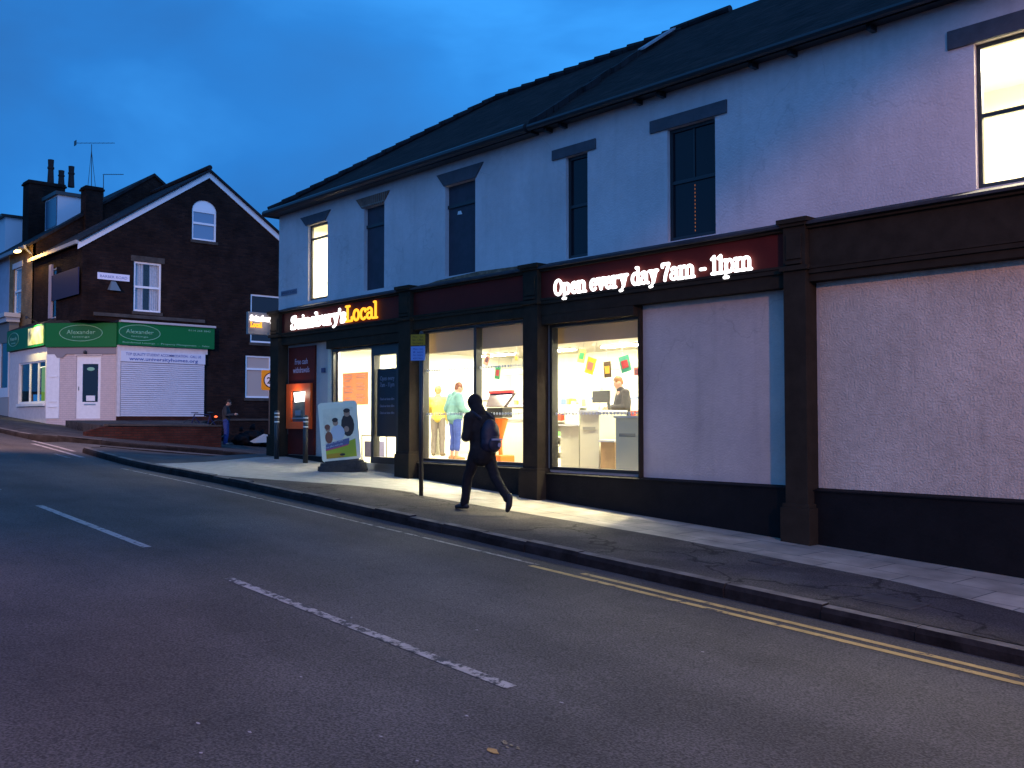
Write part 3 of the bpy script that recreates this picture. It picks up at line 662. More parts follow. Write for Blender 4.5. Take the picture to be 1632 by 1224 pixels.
# entrance: open sliding doorway on the left, fixed sidelight with a dark poster on the right
f = MB(); u0, u1, v0, v1 = DR
for (a, b) in ((u0, u0+.05), (-16.80, -16.70), (u1-.08, u1)): fbox(f, F, a, b, v0-.3, v1, -.13, .02)
fbox(f, F, u0+.05, -16.80, v1-.05, v1, -.13, .02); fbox(f, F, -16.70, u1-.08, v1-.20, v1, -.13, .02); fbox(f, F, -16.70, u1-.08, v0-.05, v0+.17, -.13, .03)
door = f.build('entrance', M_DARK2, shop)
fbox(f := MB(), F, -16.70, u1-.08, v0+.17, v1-.2, -.06, -.054); f.build('pane', G_CLEAR, door)
fbox(f := MB(), F, u0+.05, -16.80, v0+.02, v1-.05, -.09, -.084); f.build('pane', G_CLEAR, door)
f = MB(); fbox(f, F, -16.86, -16.81, v0, v1-.05, -.10, -.07); fbox(f, F, u0+.055, u0+.10, v0, v1-.05, -.10, -.07); f.build('door_leaf', M_METAL, door)
g = MB(); g.box(-18.32, -15.52, 11.14, YW+.14, 3.47, 3.655); g.build('door_head', M_DARK, shop)
g = MB(); g.box(-18.25, -15.86, 11.26, 11.45, .7, 1.06); g.build('threshold', M_METAL, shop)
g = MB(); g.box(-18.44, -18.31, 11.255, YW-.003, 1.1, 3.66); g.build('door_jamb', mat('cream jamb', (.6, .56, .45), .6, .3), shop)

# --- signs on the shopfront
E_WHITE = emat('white lit lettering', (1, .97, .98), 3.2); E_ORANGE = emat('orange lit lettering', (1, .40, .02), 2.0)
FP = FS(11.13)
def a_thing(nm, p, lab, cat, group=None): return thing(nm, p, lab, cat, group)
t = a_thing('illuminated_lettering', (-18.2, 11.1, 3.98), "lit white Sainsbury's and orange Local lettering over the entrance", 'sign')
slab('white_lettering', "Sainsbury's", FP, -19.74, -17.47, 4.00, .27, .045, E_WHITE, t, wt=.078); slab('orange_lettering', 'Local', FP, -17.47, -16.29, 4.00, .31, .045, E_ORANGE, t, wt=.06)
t = a_thing('illuminated_lettering', (-9.5, 11.1, 3.95), 'lit white opening hours lettering on the maroon fascia over the blank rendered bay', 'sign')
slab('white_lettering', 'Open every day 7am - 11pm', FP, -11.26, -7.48, 3.96, .235, .04, E_WHITE, t, wt=.072)
t = a_thing('projecting_sign', (-20.72, 10.95, 4.0), 'small projecting box sign with lit white and orange words at the street corner', 'sign')
g = MB(); g.box(-20.80, -20.71, 10.52, 11.24, 3.92, 4.44); g.build('sign_box', mat('sign box grey', (.30, .25, .24), .5, .3), t, bevel=.01)
g = MB(); g.tube((-20.76, 11.24, 4.3), (-20.70, YW-.01, 4.3), .02); g.tube((-20.76, 11.24, 4.05), (-20.70, YW-.01, 4.05), .02); g.build('bracket', M_DARK2, t)
FQ = FX(-20.71)
slab('white_lettering', "Sainsbury's", FQ, 10.56, 11.22, 4.24, .115, .02, E_WHITE, t, wt=.085); slab('orange_lettering', 'Local', FQ, 10.57, 10.86, 4.09, .105, .02, E_ORANGE, t, wt=.085)
# the lamp inside washes the box face
l = bpy.data.lights.new('sign_glow', 'POINT'); l.energy = 1.2; l.shadow_soft_size = .05; l.color = (1, .95, .95); lo = bpy.data.objects.new('sign_glow', l); C.objects.link(lo); lo.parent = t; lo.location = Vector((-20.5, 10.85, 4.15))-ORG[t.name]
l = bpy.data.lights.new('letter_glow', 'AREA'); l.energy = 1.5; l.shape = 'RECTANGLE'; l.size = 2.0; l.size_y = .1; l.color = (1, .8, .75)
t = a_thing('street_name_plate', (-20.2, 11.28, 4.9), 'small dark street name plate on the pale wall left of the lit corner window', 'street sign')
g = MB(); g.box(-20.58, -19.86, 11.282, 11.297, 4.845, 4.955); g.build('plate', mat('dark plate', (.16, .17, .24), .6, .3), t)
text('lettering', 'BARBER ROAD', FS(11.282), -20.22, 4.872, 0, .085, mat('plate letters', (.06, .06, .1), .6, .3), t, width=.64)

# --- cash machine and panel
t = a_thing('cash_machine', (-19.58, 11.2, 1.2), 'orange-framed cash machine in a tall maroon panel left of the entrance', 'cash machine')
g = MB(); g.box(-20.14, -18.98, 11.25, 11.297, 1.16, 3.60); g.build('panel', M_MAROON, t)
FA = FS(11.25)
u0, u1, v0, v1 = -20.12, -19.06, 1.74, 2.76
g = MB()
for (a, b, c, d) in ((u0, u0+.21, v0, v1), (u1-.22, u1, v0, v1), (u0+.21, u1-.22, v0, v0+.16), (u0+.21, u1-.22, v1-.16, v1)): fbox(g, FA, a, b, c, d, 0, .06)
g.build('surround', mat('orange plastic', (.85, .10, .015), .45, .3), t)
g = MB(); fbox(g, FA, u0+.21, u1-.22, v0+.16, v1-.16, .001, .012); g.build('recess', mat('atm dark grey', (.07, .085, .08), .35, .5, var=.4, vscale=9), t)
g = MB(); g.hull8([FA(-19.80, 2.34, .014), FA(-19.38, 2.36, .014), FA(-19.36, 2.58, .014), FA(-19.86, 2.56, .014)], [FA(-19.80, 2.34, .02), FA(-19.38, 2.36, .02), FA(-19.36, 2.58, .02), FA(-19.86, 2.56, .02)]); g.build('screen', emat('atm light', (1, .97, .88), 4), t)
g = MB(); fbox(g, FA, u0+.25, u1-.26, v0+.22, v0+.25, .013, .05); fbox(g, FA, -19.75, -19.5, v0+.30, v0+.42, .013, .04)
for i in range(3):
    for j in range(4): fbox(g, FA, -19.73+i*.075, -19.68+i*.075, v0+.31+j*.026, v0+.328+j*.026, .041, .046)
g.build('keypad', M_METAL, t)
l = bpy.data.lights.new('canopy_light', 'POINT'); l.energy = 5; l.color = (1, .88, .7); l.shadow_soft_size = .06; lo = bpy.data.objects.new('canopy_light', l); C.objects.link(lo); lo.parent = t; lo.location = Vector((-19.60, 11.02, 2.52))-ORG[t.name]
text('lettering', 'Free cash\nwithdrawals', FA, -19.56, 3.20, .001, .19, mat('lilac letters', (.42, .36, .50), .6, .2), t, width=.72)
g = MB(); fbox(g, FS(11.3), -18.74, -18.60, 2.98, 3.08, .002, .03); o = g.build('alarm_box', mat('blue box', (.05, .06, .14), .5), None); tag(o, 'little blue box on the pale wall between the cash machine and the entrance', 'alarm box')

# --- poster panels at the entrance
M_POSTDK = mat('black poster', (.012, .013, .02), .4, .4)
t = a_thing('opening_hours_poster', (-16.3, 11.33, 1.8), 'tall black rounded poster with faint opening hours behind the entrance sidelight', 'poster')
g = MB(); g.box(-16.66, -15.97, 11.335, 11.345, 1.60, 2.98); g.build('panel', M_POSTDK, t, bevel=.004)
text('lettering', 'Open every\n7am - 11pm', FS(11.334), -16.30, 2.74, .001, .13, mat('grey letters', (.25, .26, .32), .6), t, width=.50)
for zz in (2.34, 2.2, 2.06): text('lettering', 'Check our latest offers', FS(11.334), -16.30, zz, .001, .07, MATS['grey letters'], t, width=.5)
M_OPOST = translucent('orange poster', (1, .60, .32), .7)
t = a_thing('offers_poster', (-17.5, 11.75, 2.0), 'orange poster with two columns of pale writing on the glass entrance door', 'poster')
pa, pb = PY(546, 595, 11.40), PY(587, 645, 11.40)
g = MB(); g.box(pa.x, pb.x, 11.40, 11.404, pb.z, pa.z); g.build('panel', M_OPOST, t)
M_PL = translucent('cream print', (1, .95, .85), .8)
for cI in range(2):
    for r_ in range(10):
        ww = random.uniform(.6, 1)*(pb.x-pa.x)*.40; x0 = pa.x+(pb.x-pa.x)*(.06+.48*cI); zz = pa.z-(pa.z-pb.z)*(.10+.088*r_)
        if (r_+cI) % 4 == 3: continue
        g = MB(); g.box(x0, x0+ww, 11.3975, 11.3995, zz, zz+.03); g.build('print_line', M_PL, t)

# ------------------------------------------------------------ shop interior
ZF = 1.05; IX0, IX1, IY0, IY1, IZ = -20.4, -8.4, YW+.145, 18.4, 3.68
M_SHOPW = mat('shop white wall', (.85, .82, .68), .7, .2); M_SHOPF = mat('shop floor tiles', (.55, .50, .40), .35, .4, brick=(.6, .6, (.5, .46, .38), (.3, .28, .25), .006))
mb = MB(); mb.box(IX0-.1, IX1+.1, IY1, IY1+.1, ZF, IZ); mb.box(IX0-.1, IX0, IY0, IY1, ZF, IZ); mb.box(IX1, IX1+.1, IY0, IY1, ZF, IZ); mb.box(IX0-.1, IX1+.1, IY0, IY1, IZ, IZ+.08); mb.build('shop_room', M_SHOPW, shop)
g = MB(); g.box(IX0, IX1, IY0, IY1, ZF-.1, ZF-.001); g.build('shop_floor', M_SHOPF, shop)
M_BULK = translucent('beige blind', (.44, .35, .23), .22)
g = MB(); g.box(-15.3, -11.95, 11.60, 11.606, 3.24, IZ-.002); g.box(-11.9, -9.2, 11.60, 11.606, 3.22, IZ-.002); g.build('blind', M_BULK, shop)
g = MB(); g.box(-16.9, -8.6, 15.0, 15.12, 2.98, 3.10); g.build('hanging_rail', mat('khaki rail', (.32, .31, .2), .6), shop)
M_PANEL = emat('ceiling light', (1, .95, .70), 250)
for x in (-19.2, -17.0, -14.8, -12.6, -10.4):
    for y in (11.88, 14.4, 16.8):
        t = thing('ceiling_light', (x, y, IZ-.06), 'long bright ceiling light inside the shop, one of three rows', 'ceiling light', 'ceiling lights inside the shop')
        g = MB(); g.box(x-.60, x+.60, y-.10, y+.10, IZ-.06, IZ-.045); g.build('diffuser', M_PANEL, t)
        g = MB(); g.box(x-.62, x+.62, y-.12, y+.12, IZ-.043, IZ-.004); g.build('housing', M_METAL, t)
for (x, e) in ((-17.2, 160), (-14.5, 900), (-13.0, 900), (-11.1, 1000), (-10.1, 1000)):  # added spots aimed out through the glass to brighten the pavement
    t = thing('added_spotlight', (x, 12.35, IZ-.1), 'added ceiling spotlight inside the shop front aimed out at the pavement, one of a row', 'spotlight', 'added spotlights behind the shop windows')
    g = MB(); g.tube((x, 12.35, IZ-.005), (x, 12.33, IZ-.10), .05, .06, n=12); g.build('housing', M_METAL, t)
    l = bpy.data.lights.new('spot_light', 'SPOT'); l.energy = e; l.color = (1, .88, .50); l.spot_size = R_(58); l.spot_blend = .7; l.shadow_soft_size = .08
    lo = bpy.data.objects.new('spot_light', l); C.objects.link(lo); lo.parent = t; lo.location = (0, -.02, -.04); lo.rotation_euler = (R_(-27), 0, 0)
# shelving at the back of the shop
M_SHELF = mat('cream steel shelving', (.75, .72, .60), .5, .3)
GOODS = [mat('goods %d' % i, c, .5, .3) for i, c in enumerate([(.7, .12, .08), (.75, .5, .1), (.15, .35, .12), (.65, .6, .5), (.1, .15, .4), (.4, .25, .15), (.8, .75, .6), (.5, .3, .4)])]
def shelving(x, y, ln, rz, lab, zt=1.7):
    t = thing('shelving_unit', (x, y, ZF), lab, 'shelving', 'shelving in the shop', rz=R_(rz)); x0, x1 = -ln/2, ln/2
    g = MB(); g.box(x0, x1, .42, .46, 0, zt); g.box(x0-.03, x0, 0, .46, 0, zt); g.box(x1, x1+.03, 0, .46, 0, zt); g.build('frame', M_SHELF, t, local=True)
    z = .12
    while z < zt-.2:
        g = MB(); g.box(x0, x1, 0, .42, z, z+.03); s_ = g.build('shelf', M_SHELF, t, local=True)
        gm = [MB() for _ in range(4)]; xx = x0+.03; mats = random.sample(GOODS, 4)
        while xx < x1-.2:
            w_ = random.uniform(.07, .20); hh = random.uniform(.10, .24)
            gm[random.randrange(4)].box(xx, xx+w_-.012, .03, .30, z+.031, z+.031+hh); xx += w_*random.choice((1, 1, 1.5))
        for q, mm in zip(gm, mats):
            if q.bm.verts: q.build('goods', mm, s_, local=True)
            else: q.bm.free()
        z += .36
shelving(-20.33, 14.0, 2.6, -90, 'goods shelving on the left wall of the shop, nearest the window')
shelving(-20.33, 16.8, 2.6, -90, 'goods shelving on the left wall of the shop, deepest in')
shelving(-18.2, 17.9, 3.2, 0, 'goods shelving at the back of the shop, leftmost of three')
shelving(-14.9, 17.9, 3.0, 0, 'goods shelving at the back of the shop, middle of three')
shelving(-11.4, 17.9, 3.2, 0, 'goods shelving at the back of the shop behind the cashier', 1.9)
shelving(-17.6, 16.2, 3.0, 0, 'low double shelving block of goods behind the two shoppers', 1.25)
shelving(-13.9, 16.0, 2.6, 0, 'low shelving block of goods behind the self-service till', 1.35)
# self-service till: orange cone stand with dark tilted screen
def till(x, y, lab):
    t = thing('self_service_till', (x, y, ZF), lab, 'till')
    o_ = mat('bright orange plastic', (.80, .16, .02), .4, .4)
    g = MB(); g.box(x-.20, x+.20, y-.18, y+.18, ZF, ZF+.22); g.build('base', o_, t, bevel=.02)
    g = MB(); g.tube((x, y, ZF+.22), (x-.02, y, ZF+.45), .04); g.tube((x-.02, y, ZF+.45), (x, y, ZF+.92), .03, .15, n=14); g.build('stand', o_, t)
    g = MB(); g.box(x-.28, x+.18, y-.12, y+.14, ZF+.93, ZF+1.12); g.build('printer', mat('dark plastic', (.03, .028, .025), .5), t, bevel=.01)
    g = MB(); g.hull8([(x-.26, y-.16, ZF+1.14), (x+.26, y-.16, ZF+1.14), (x+.34, y+.02, ZF+1.40), (x-.34, y+.02, ZF+1.40)], [(x-.26, y-.08, ZF+1.13), (x+.26, y-.08, ZF+1.13), (x+.34, y+.08, ZF+1.39), (x-.34, y+.08, ZF+1.39)]); g.build('screen', mat('dark screen', (.05, .03, .03), .2, .5), t)
    g = MB(); g.box(x-.33, x+.33, y-.02, y+.05, ZF+1.40, ZF+1.45); g.build('top_trim', mat('red trim', (.6, .03, .02), .4), t)
p = PY(795, 700, 12.3); till(p.x, 12.35, 'orange self-service till with a red-topped dark screen behind the walker')
p = PY(868, 700, 12.0)
def counter(name, x0, x1, y0, y1, h, m, lab, slot=True, grp=None):
    t = thing(name, ((x0+x1)/2, y0, ZF), lab, 'counter', grp)
    g = MB(); g.box(x0, x1, y0, y1, ZF+.05, ZF+h); g.build('body', m, t, bevel=.008)
    g = MB(); g.box(x0-.02, x1+.02, y0-.03, y1, ZF+h+.001, ZF+h+.035); g.build('worktop', M_WHITE, t)
    g = MB(); g.box(x0+.03, x1-.03, y0+.02, y1, ZF-.001, ZF+.049); g.build('kickboard', M_DARK2, t)
    if slot: g = MB(); g.box(x0+.08, x1-.08, y0-.008, y0-.001, ZF+h-.30, ZF+h-.25); g.build('slot', mat('grey slot', (.3, .3, .26), .5), t)
    return t
M_CNT = mat('pale counter laminate', (.74, .70, .52), .45, .3); M_CARD = mat('brown cardboard', (.62, .40, .20), .8, .1, var=.1)
def bx(xa, xb, Y): return PY(xa, 700, Y).x, PY(xb, 700, Y).x
a, b = bx(893, 923, 12.15); counter('checkout_counter', a, b, 12.15, 12.8, .78, M_CNT, 'pale checkout counter at the left of the single-light window', False)
a, b = bx(924, 955, 12.10); counter('checkout_counter', a, b, 12.10, 12.8, 1.02, M_CNT, 'taller pale checkout counter with a grey slot left of the cardboard-coloured panel')
a, b = bx(957, 980, 12.05); counter('checkout_counter', a, b, 12.05, 12.7, .52, M_CARD, 'low brown counter panel below the cashier', False)
a, b = bx(981, 1019, 11.85); counter('checkout_counter', a, b, 11.85, 12.6, .92, M_CNT, 'pale checkout counter at the right edge of the single-light window')
a, b = bx(802, 838, 12.9); counter('checkout_counter', a, b, 12.9, 13.5, 1.15, M_CNT, 'pale tall cabinet right of the orange self-service till')
a, b = bx(768, 790, 13.1); counter('checkout_counter', a, b, 13.1, 13.6, 1.3, M_CNT, 'pale tall cabinet behind the walker with the rucksack', False)
# till screen on an arm, blue bag and orange packets by the cashier
p = PY(960, 633, 13.2); t = thing('till_screen', (p.x, 13.2, ZF+.95), 'dark till screen on a post left of the cashier', 'till')
g = MB(); g.box(p.x-.24, p.x+.16, 13.18, 13.24, p.z-.10, p.z+.12); g.build('screen', MATS['dark plastic'], t, bevel=.01)
g = MB(); g.tube((p.x+.1, 13.25, p.z-.1), (p.x+.22, 13.3, p.z-.75), .03); g.build('post', MATS['dark plastic'], t)
p = PY(982, 680, 12.9); g = MB(); g.hull8([(p.x-.12, 12.8, p.z-.14), (p.x+.12, 12.8, p.z-.14), (p.x+.12, 12.95, p.z-.14), (p.x-.12, 12.95, p.z-.14)], [(p.x-.17, 12.8, p.z+.14), (p.x+.15, 12.8, p.z+.14), (p.x+.15, 12.95, p.z+.14), (p.x-.17, 12.95, p.z+.14)])
tag(g.build('shopping_bag', mat('blue bag', (.03, .05, .32), .6), None), 'blue shopping bag on the counter in front of the cashier', 'bag')
p = PY(997, 682, 12.75); g = MB()
for k in range(5): g.box(p.x-.12+k*.05, p.x-.08+k*.05, 12.7, 12.78, p.z-.08+.02*(k % 2), p.z+.05+.025*((k*3) % 4))
tag(g.build('snack_packets', mat('orange packets', (.8, .30, .06), .5), None), 'orange snack packets on the counter beside the blue bag', 'snacks')
# hanging promotion cards
def card(x, y, Y, w, h, rot, c1, c2, lab):
    p = PY(x, y, Y); t = thing('hanging_card', p, lab, 'hanging card', 'promotion cards hanging in the shop windows')
    t.rotation_euler = (0, R_(rot), R_(8))
    g = MB(); g.box(-w/2, w/2, 0, .006, -h/2, h/2); g.build('card', c1, t, local=True)
    g = MB(); g.box(-w*.32, w*.30, -.004, -.0005, -h*.25, h*.22); g.build('print', c2, t, local=True)
    g = MB(); g.tube((0, .003, h/2), (0, .003, h/2+.35), .003, n=5); g.build('string', M_METAL, t, local=True)
K = lambda nm, c: translucent('card '+nm, c, .55)
card(927, 567, 12.3, .15, .24, 12, K('olive', (.45, .42, .12)), K('green', (.05, .35, .12)), 'olive and green hanging card, leftmost in the single-light window')
card(941, 583, 12.1, .18, .28, 18, K('yellow', (.85, .55, .02)), K('pink', (.6, .25, .2)), 'yellow hanging card with pinkish print in the single-light window')
card(968, 589, 12.1, .15, .27, -4, K('black', (.10, .06, .02)), K('gold', (.85, .5, .05)), 'black and gold hanging card in the middle of the single-light window')
card(996, 580, 12.0, .20, .27, -14, K('teal', (.08, .30, .20)), K('red', (.55, .06, .05)), 'teal hanging card with red print above the cashier')
card(1014, 592, 12.4, .09, .14, 0, K('brown', (.22, .05, .04)), K('dark', (.1, .03, .03)), 'small brown card near the right edge of the single-light window')
card(776, 573, 12.1, .12, .22, 24, K('pinkish', (.55, .28, .20)), K('dark', (.1, .03, .03)), 'pinkish hanging card with a dark corner in the wide window')
card(793, 594, 12.1, .13, .24, 8, K('leaf', (.08, .34, .14)), K('red', (.55, .06, .05)), 'green and red hanging card in the wide window')
card(823, 571, 12.3, .07, .08, 0, K('tan', (.55, .34, .10)), K('gold', (.85, .5, .05)), 'tiny tan card high in the wide window')
card(836, 575, 11.9, .06, .16, 0, K('lime', (.15, .65, .15)), K('green', (.05, .35, .12)), 'lime green card beside the second pilaster')
# newspapers stand / trolley rail inside the door
t = thing('basket_stand', (-17.0, 12.3, ZF), 'chrome basket stand inside the entrance beside the pavement sign', 'basket stand')
g = MB(); p0 = PY(577, 700, 12.0); p1 = PY(592, 700, 12.0)
for x_ in (p0.x, p1.x):
    g.tube((x_, 12.0, ZF), (x_, 12.0, ZF+.55), .015); g.tube((x_, 12.4, ZF), (x_, 12.4, ZF+.55), .015); g.tube((x_, 12.0, ZF+.55), (x_, 12.4, ZF+.55), .015)
g.tube((p0.x, 12.0, ZF+.55), (p1.x, 12.0, ZF+.55), .015); g.build('rails', M_METAL, t)
g = MB(); g.box(p0.x+.02, p1.x-.02, 12.05, 12.35, ZF+.08, ZF+.42); g.build('baskets', mat('grey violet baskets', (.12, .11, .2), .5), t)

# ------------------------------------------------------------ people
SKIN = mat('skin', (.42, .24, .17), .6, .3)
def person(loc, rz, label, J, top, legs, shoe, hair, h=1.0, hood=False, skirt=0, vox=.011, coat=0, group=None, bare=False, puff=1.0, hands=True, legw=1.0):
    """J: joints in body space, facing +y, z up, metres for a 1.75 m adult"""
    t = thing('person', loc, label, 'person', group, rz=rz); t.scale = (h, h, h)
    V = {k: Vector(v) for k, v in J.items()}
    hd = V['head']; nk = V['neck']; ch = V['chest']; pv = V['pelvis']
    face = V.get('face', Vector((0, 1, 0))).normalized(); side = face.cross(Vector((0, 0, 1))).normalized(); upv = side.cross(face)
    hc = lambda a, b, c: hd+side*a+face*b+upv*c
    b = MB()
    b.ball(hd, (.078, .092, .108), 18, 14) if abs(face.y) > .9 else b.ball(hd, (.086, .086, .108), 18, 14)
    b.ball(hc(0, .03, -.055), (.058, .06, .062), 14, 10)          # jaw
    b.cap(hc(0, .088, .0), hc(0, .107, -.022), .010, .014, 8)      # nose
    for s_ in (-1, 1): b.ball(hc(s_*.083, -.005, -.01), (.014, .020, .030), 8, 6)
    b.cap(hc(0, .082, -.058), hc(0, .084, -.060), .016, .016, 8)
    b.cap(hc(0, -.01, -.06), nk, .056, .060); b.cap(nk, ch, .07, .12)
    b.ball(ch, (.165, .105, .17)); b.chain([ch, (ch+pv)/2, pv], [.125, .115, .125])
    for s_ in 'LR':
        k = -1 if s_ == 'L' else 1
        sh, el, wr = V[s_+'sh'], V[s_+'el'], V[s_+'wr']; b.cap(ch+Vector((0, 0, .06)), sh, .07, .055)
        b.chain([sh, el, wr], [.052, .040, .027])
        hp, kn, an, toe = V[s_+'hip'], V[s_+'kn'], V[s_+'an'], V[s_+'toe']
        b.chain([hp, kn, an], [.085, .055, .038]); b.chain([an, toe], [.035, .030])
        if hands:                                                  # palm, four unequal curled fingers and a thumb
            d = (wr-el).normalized(); acr = d.cross(Vector((k, 0, 0))).normalized(); nrm = acr.cross(d).normalized()*k
            pc = wr+d*.045; b.ball(pc, .001); b.chain([wr, wr+d*.075], [.026, .030])
            for f_i, (off, ln) in enumerate(((-.030, .066), (-.010, .076), (.011, .071), (.030, .056))):
                q0 = wr+d*.085+acr*off; q1 = q0+d*ln*.5-nrm*.010; q2 = q1+d*ln*.35-nrm*.024; b.chain([q0-d*.02, q0, q1, q2], [.0105, .0105, .0095, .008], 8)
            q0 = wr+d*.03-acr*.026; q1 = q0+d*.03-acr*.024-nrm*.01; b.chain([q0, q1, q1+d*.030-nrm*.012], [.013, .011, .009], 8)
    body = b.build('body', SKIN, t, local=True); voxel(body, vox*.8 if hands else vox, 1)
    for s_ in (-1, 1):
        e = MB(); e.ball(hc(s_*.031, .083, .012), .009, 8, 6); e.build('eye', mat('eye', (.03, .02, .02), .2, .6), t, local=True, smooth=True)
    # coat
    c = MB(); c.ball(ch, (.195*puff, .135*puff, .20)); c.chain([ch, (ch+pv)/2, pv+Vector((0, 0, .02))], [.150*puff, .145*puff, .148*puff]); c.ball(pv, (.175*puff, .13*puff, .10))
    c.cap(ch+Vector((0, 0, .10)), nk, .115, .078)
    if coat: c.cap(pv, pv+Vector((0, 0, -coat)), .165*puff, .17*puff)
    for s_ in 'LR':
        sh, el, wr = V[s_+'sh'], V[s_+'el'], V[s_+'wr']; c.cap(ch+Vector((0, 0, .07)), sh, .10, .080*puff); c.chain([sh, el, el.lerp(wr, .93)], [.075*puff, .060*puff, .046*puff])
    co = c.build('jacket', top, t, local=True); voxel(co, vox, 3, .012, 7)
    if hood:
        c = MB(); c.ball(hc(0, -.022, .018), (.112, .118, .128), 16, 12); c.cap(hc(0, -.05, -.05), nk+Vector((0, -.03, 0)), .10, .115); c.cap(nk, nk+Vector((0, .03, -.04)), .11, .12)
        o = c.build('hood', top, t, local=True); voxel(o, vox, 3, .008, 9)
        for v in o.data.vertices:                                  # opening in front of the face
            r = v.co-hc(0, 0, 0)
            if r.dot(face) > .05 and abs(r.dot(side)) < .08 and -.12 < r.dot(upv) < .09: v.co -= face*(r.dot(face)-.045)
    # trousers
    c = MB(); c.ball(pv, (.165, .125, .12))
    for s_ in 'LR':
        hp, kn, an = V[s_+'hip'], V[s_+'kn'], V[s_+'an']; c.chain([pv.lerp(hp, .7), hp, kn], [.11*legw, .105*legw, .074*legw]); c.chain([kn, kn.lerp(an, .55), an+(kn-an).normalized()*(.01 if not bare else .16)], [.074*legw, .066*legw, .062*legw])
    o = c.build('trousers', legs, t, local=True); voxel(o, vox, 3, .010, 9)
    for s_ in 'LR':
        an, toe = V[s_+'an'], V[s_+'toe']; d = (toe-an); fl = Vector((d.x, d.y, 0)); fl = fl.normalized() if fl.length > .05 else Vector((0, 1, 0))
        dn = V.get(s_+'down', Vector((0, 0, -1))).normalized(); fw = (toe-an-dn*((toe-an).dot(dn))).normalized()
        heel = an-fw*.045+dn*.035; c = MB(); c.chain([an+dn*.0, heel], [.043, .044]); c.chain([heel, an+fw*.09+dn*.042, toe], [.044, .044, .036]); o = c.build('shoe', shoe, t, local=True); voxel(o, vox, 2)
    if hair and not hood:
        c = MB(); c.ball(hc(0, -.018, .028), (.092, .092, .098), 16, 12); c.ball(hc(0, -.05, -.02), (.075, .055, .075))
        o = c.build('hair', hair, t, local=True); voxel(o, vox, 1, .010, 16)
        for v in o.data.vertices:
            r = v.co-hd
            if r.dot(face) > .06 and r.dot(upv) < .06: v.co -= face*(r.dot(face)-.045)
    return t
def stand(**k):
    J = dict(pelvis=(0, 0, .95), chest=(0, .0, 1.28), neck=(0, 0, 1.47), head=(0, .015, 1.625), Lsh=(-.18, 0, 1.40), Rsh=(.18, 0, 1.40), Lel=(-.23, -.03, 1.12), Rel=(.23, -.03, 1.12), Lwr=(-.22, .06, .88), Rwr=(.22, .06, .88),
             Lhip=(-.09, 0, .90), Rhip=(.09, 0, .90), Lkn=(-.10, .02, .49), Rkn=(.10, .02, .49), Lan=(-.11, -.02, .085), Ran=(.11, -.02, .085), Ltoe=(-.13, .15, .035), Rtoe=(.13, .15, .035))
    J.update(k); return J
M_BLACKC = mat('black cloth', (.012, .012, .014), .9, .2, var=.2, vscale=12); M_TRK = mat('dark trousers', (.010, .010, .013), .9, .2)
# walker: strides up the hill (towards -x), hood up, hands in front, rucksack on
wx, wy = -10.90, 9.25
J = stand(pelvis=(0, -.02, .93), chest=(0, .05, 1.26), neck=(0, .10, 1.45), head=(0, .17, 1.60), face=(.10, 1, -.22),
          Lsh=(-.19, .05, 1.38), Rsh=(.19, .05, 1.38), Lel=(-.25, .06, 1.10), Rel=(.26, .06, 1.10), Lwr=(-.08, .27, 1.14), Rwr=(.08, .27, 1.14),
          Lhip=(-.09, 0, .89), Rhip=(.09, -.02, .89), Lkn=(-.10, .20, .51), Lan=(-.10, .27, .10), Ltoe=(-.11, .45, .045),
          Rkn=(.09, -.20, .50), Ran=(.08, -.50, .21), Rtoe=(.08, -.49, .04), Rdown=(0, -1, -.12))
gzw = gz(wx-.3, wy)
wk = person((wx, wy, gzw-.0), R_(90), 'hooded walker in black with a rucksack striding up the pavement past the shop window', J, M_BLACKC, M_TRK, mat('black shoes', (.02, .02, .024), .5), None, h=.98, hood=True, vox=.012, puff=1.2, coat=.07, legw=1.08)
t = thing('rucksack', (wx, wy, gzw), "navy rucksack on the walker's back with a pale stripe on its pocket", 'rucksack', rz=R_(90)); t.scale = (.98,)*3
M_NAVY = mat('navy nylon', (.008, .010, .028), .6, .4, var=.2, vscale=14)
g = MB(); g.ball((0, -.20, 1.13), (.16, .115, .24), 18, 14); g.ball((0, -.20, 1.01), (.165, .12, .15), 16, 12); o = g.build('bag', M_NAVY, t, local=True); voxel(o, .012, 2, .008, 8)
g = MB(); g.ball((0, -.30, 1.00), (.12, .055, .12), 16, 12); o = g.build('pocket', M_NAVY, t, local=True, smooth=True)
g = MB(); g.hull8([(-.10, -.342, 1.055), (.10, -.342, 1.055), (.10, -.338, 1.08), (-.10, -.338, 1.08)], [(-.10, -.362, 1.055), (.10, -.362, 1.055), (.10, -.358, 1.08), (-.10, -.358, 1.08)]); g.disc((.04, -.355, .985), .032, (0, -1, 0), .006, 14); g.build('reflective_stripe', mat('pale grey stripe', (.22, .23, .34), .5), t, local=True)
for s_ in (-1, 1):
    g = MB(); g.chain([(s_*.12, -.12, 1.38), (s_*.13, .06, 1.475), (s_*.13, .20, 1.36), (s_*.15, .14, 1.12)], [.02]*4, 8); g.build('strap', M_NAVY, t, local=True, smooth=True)
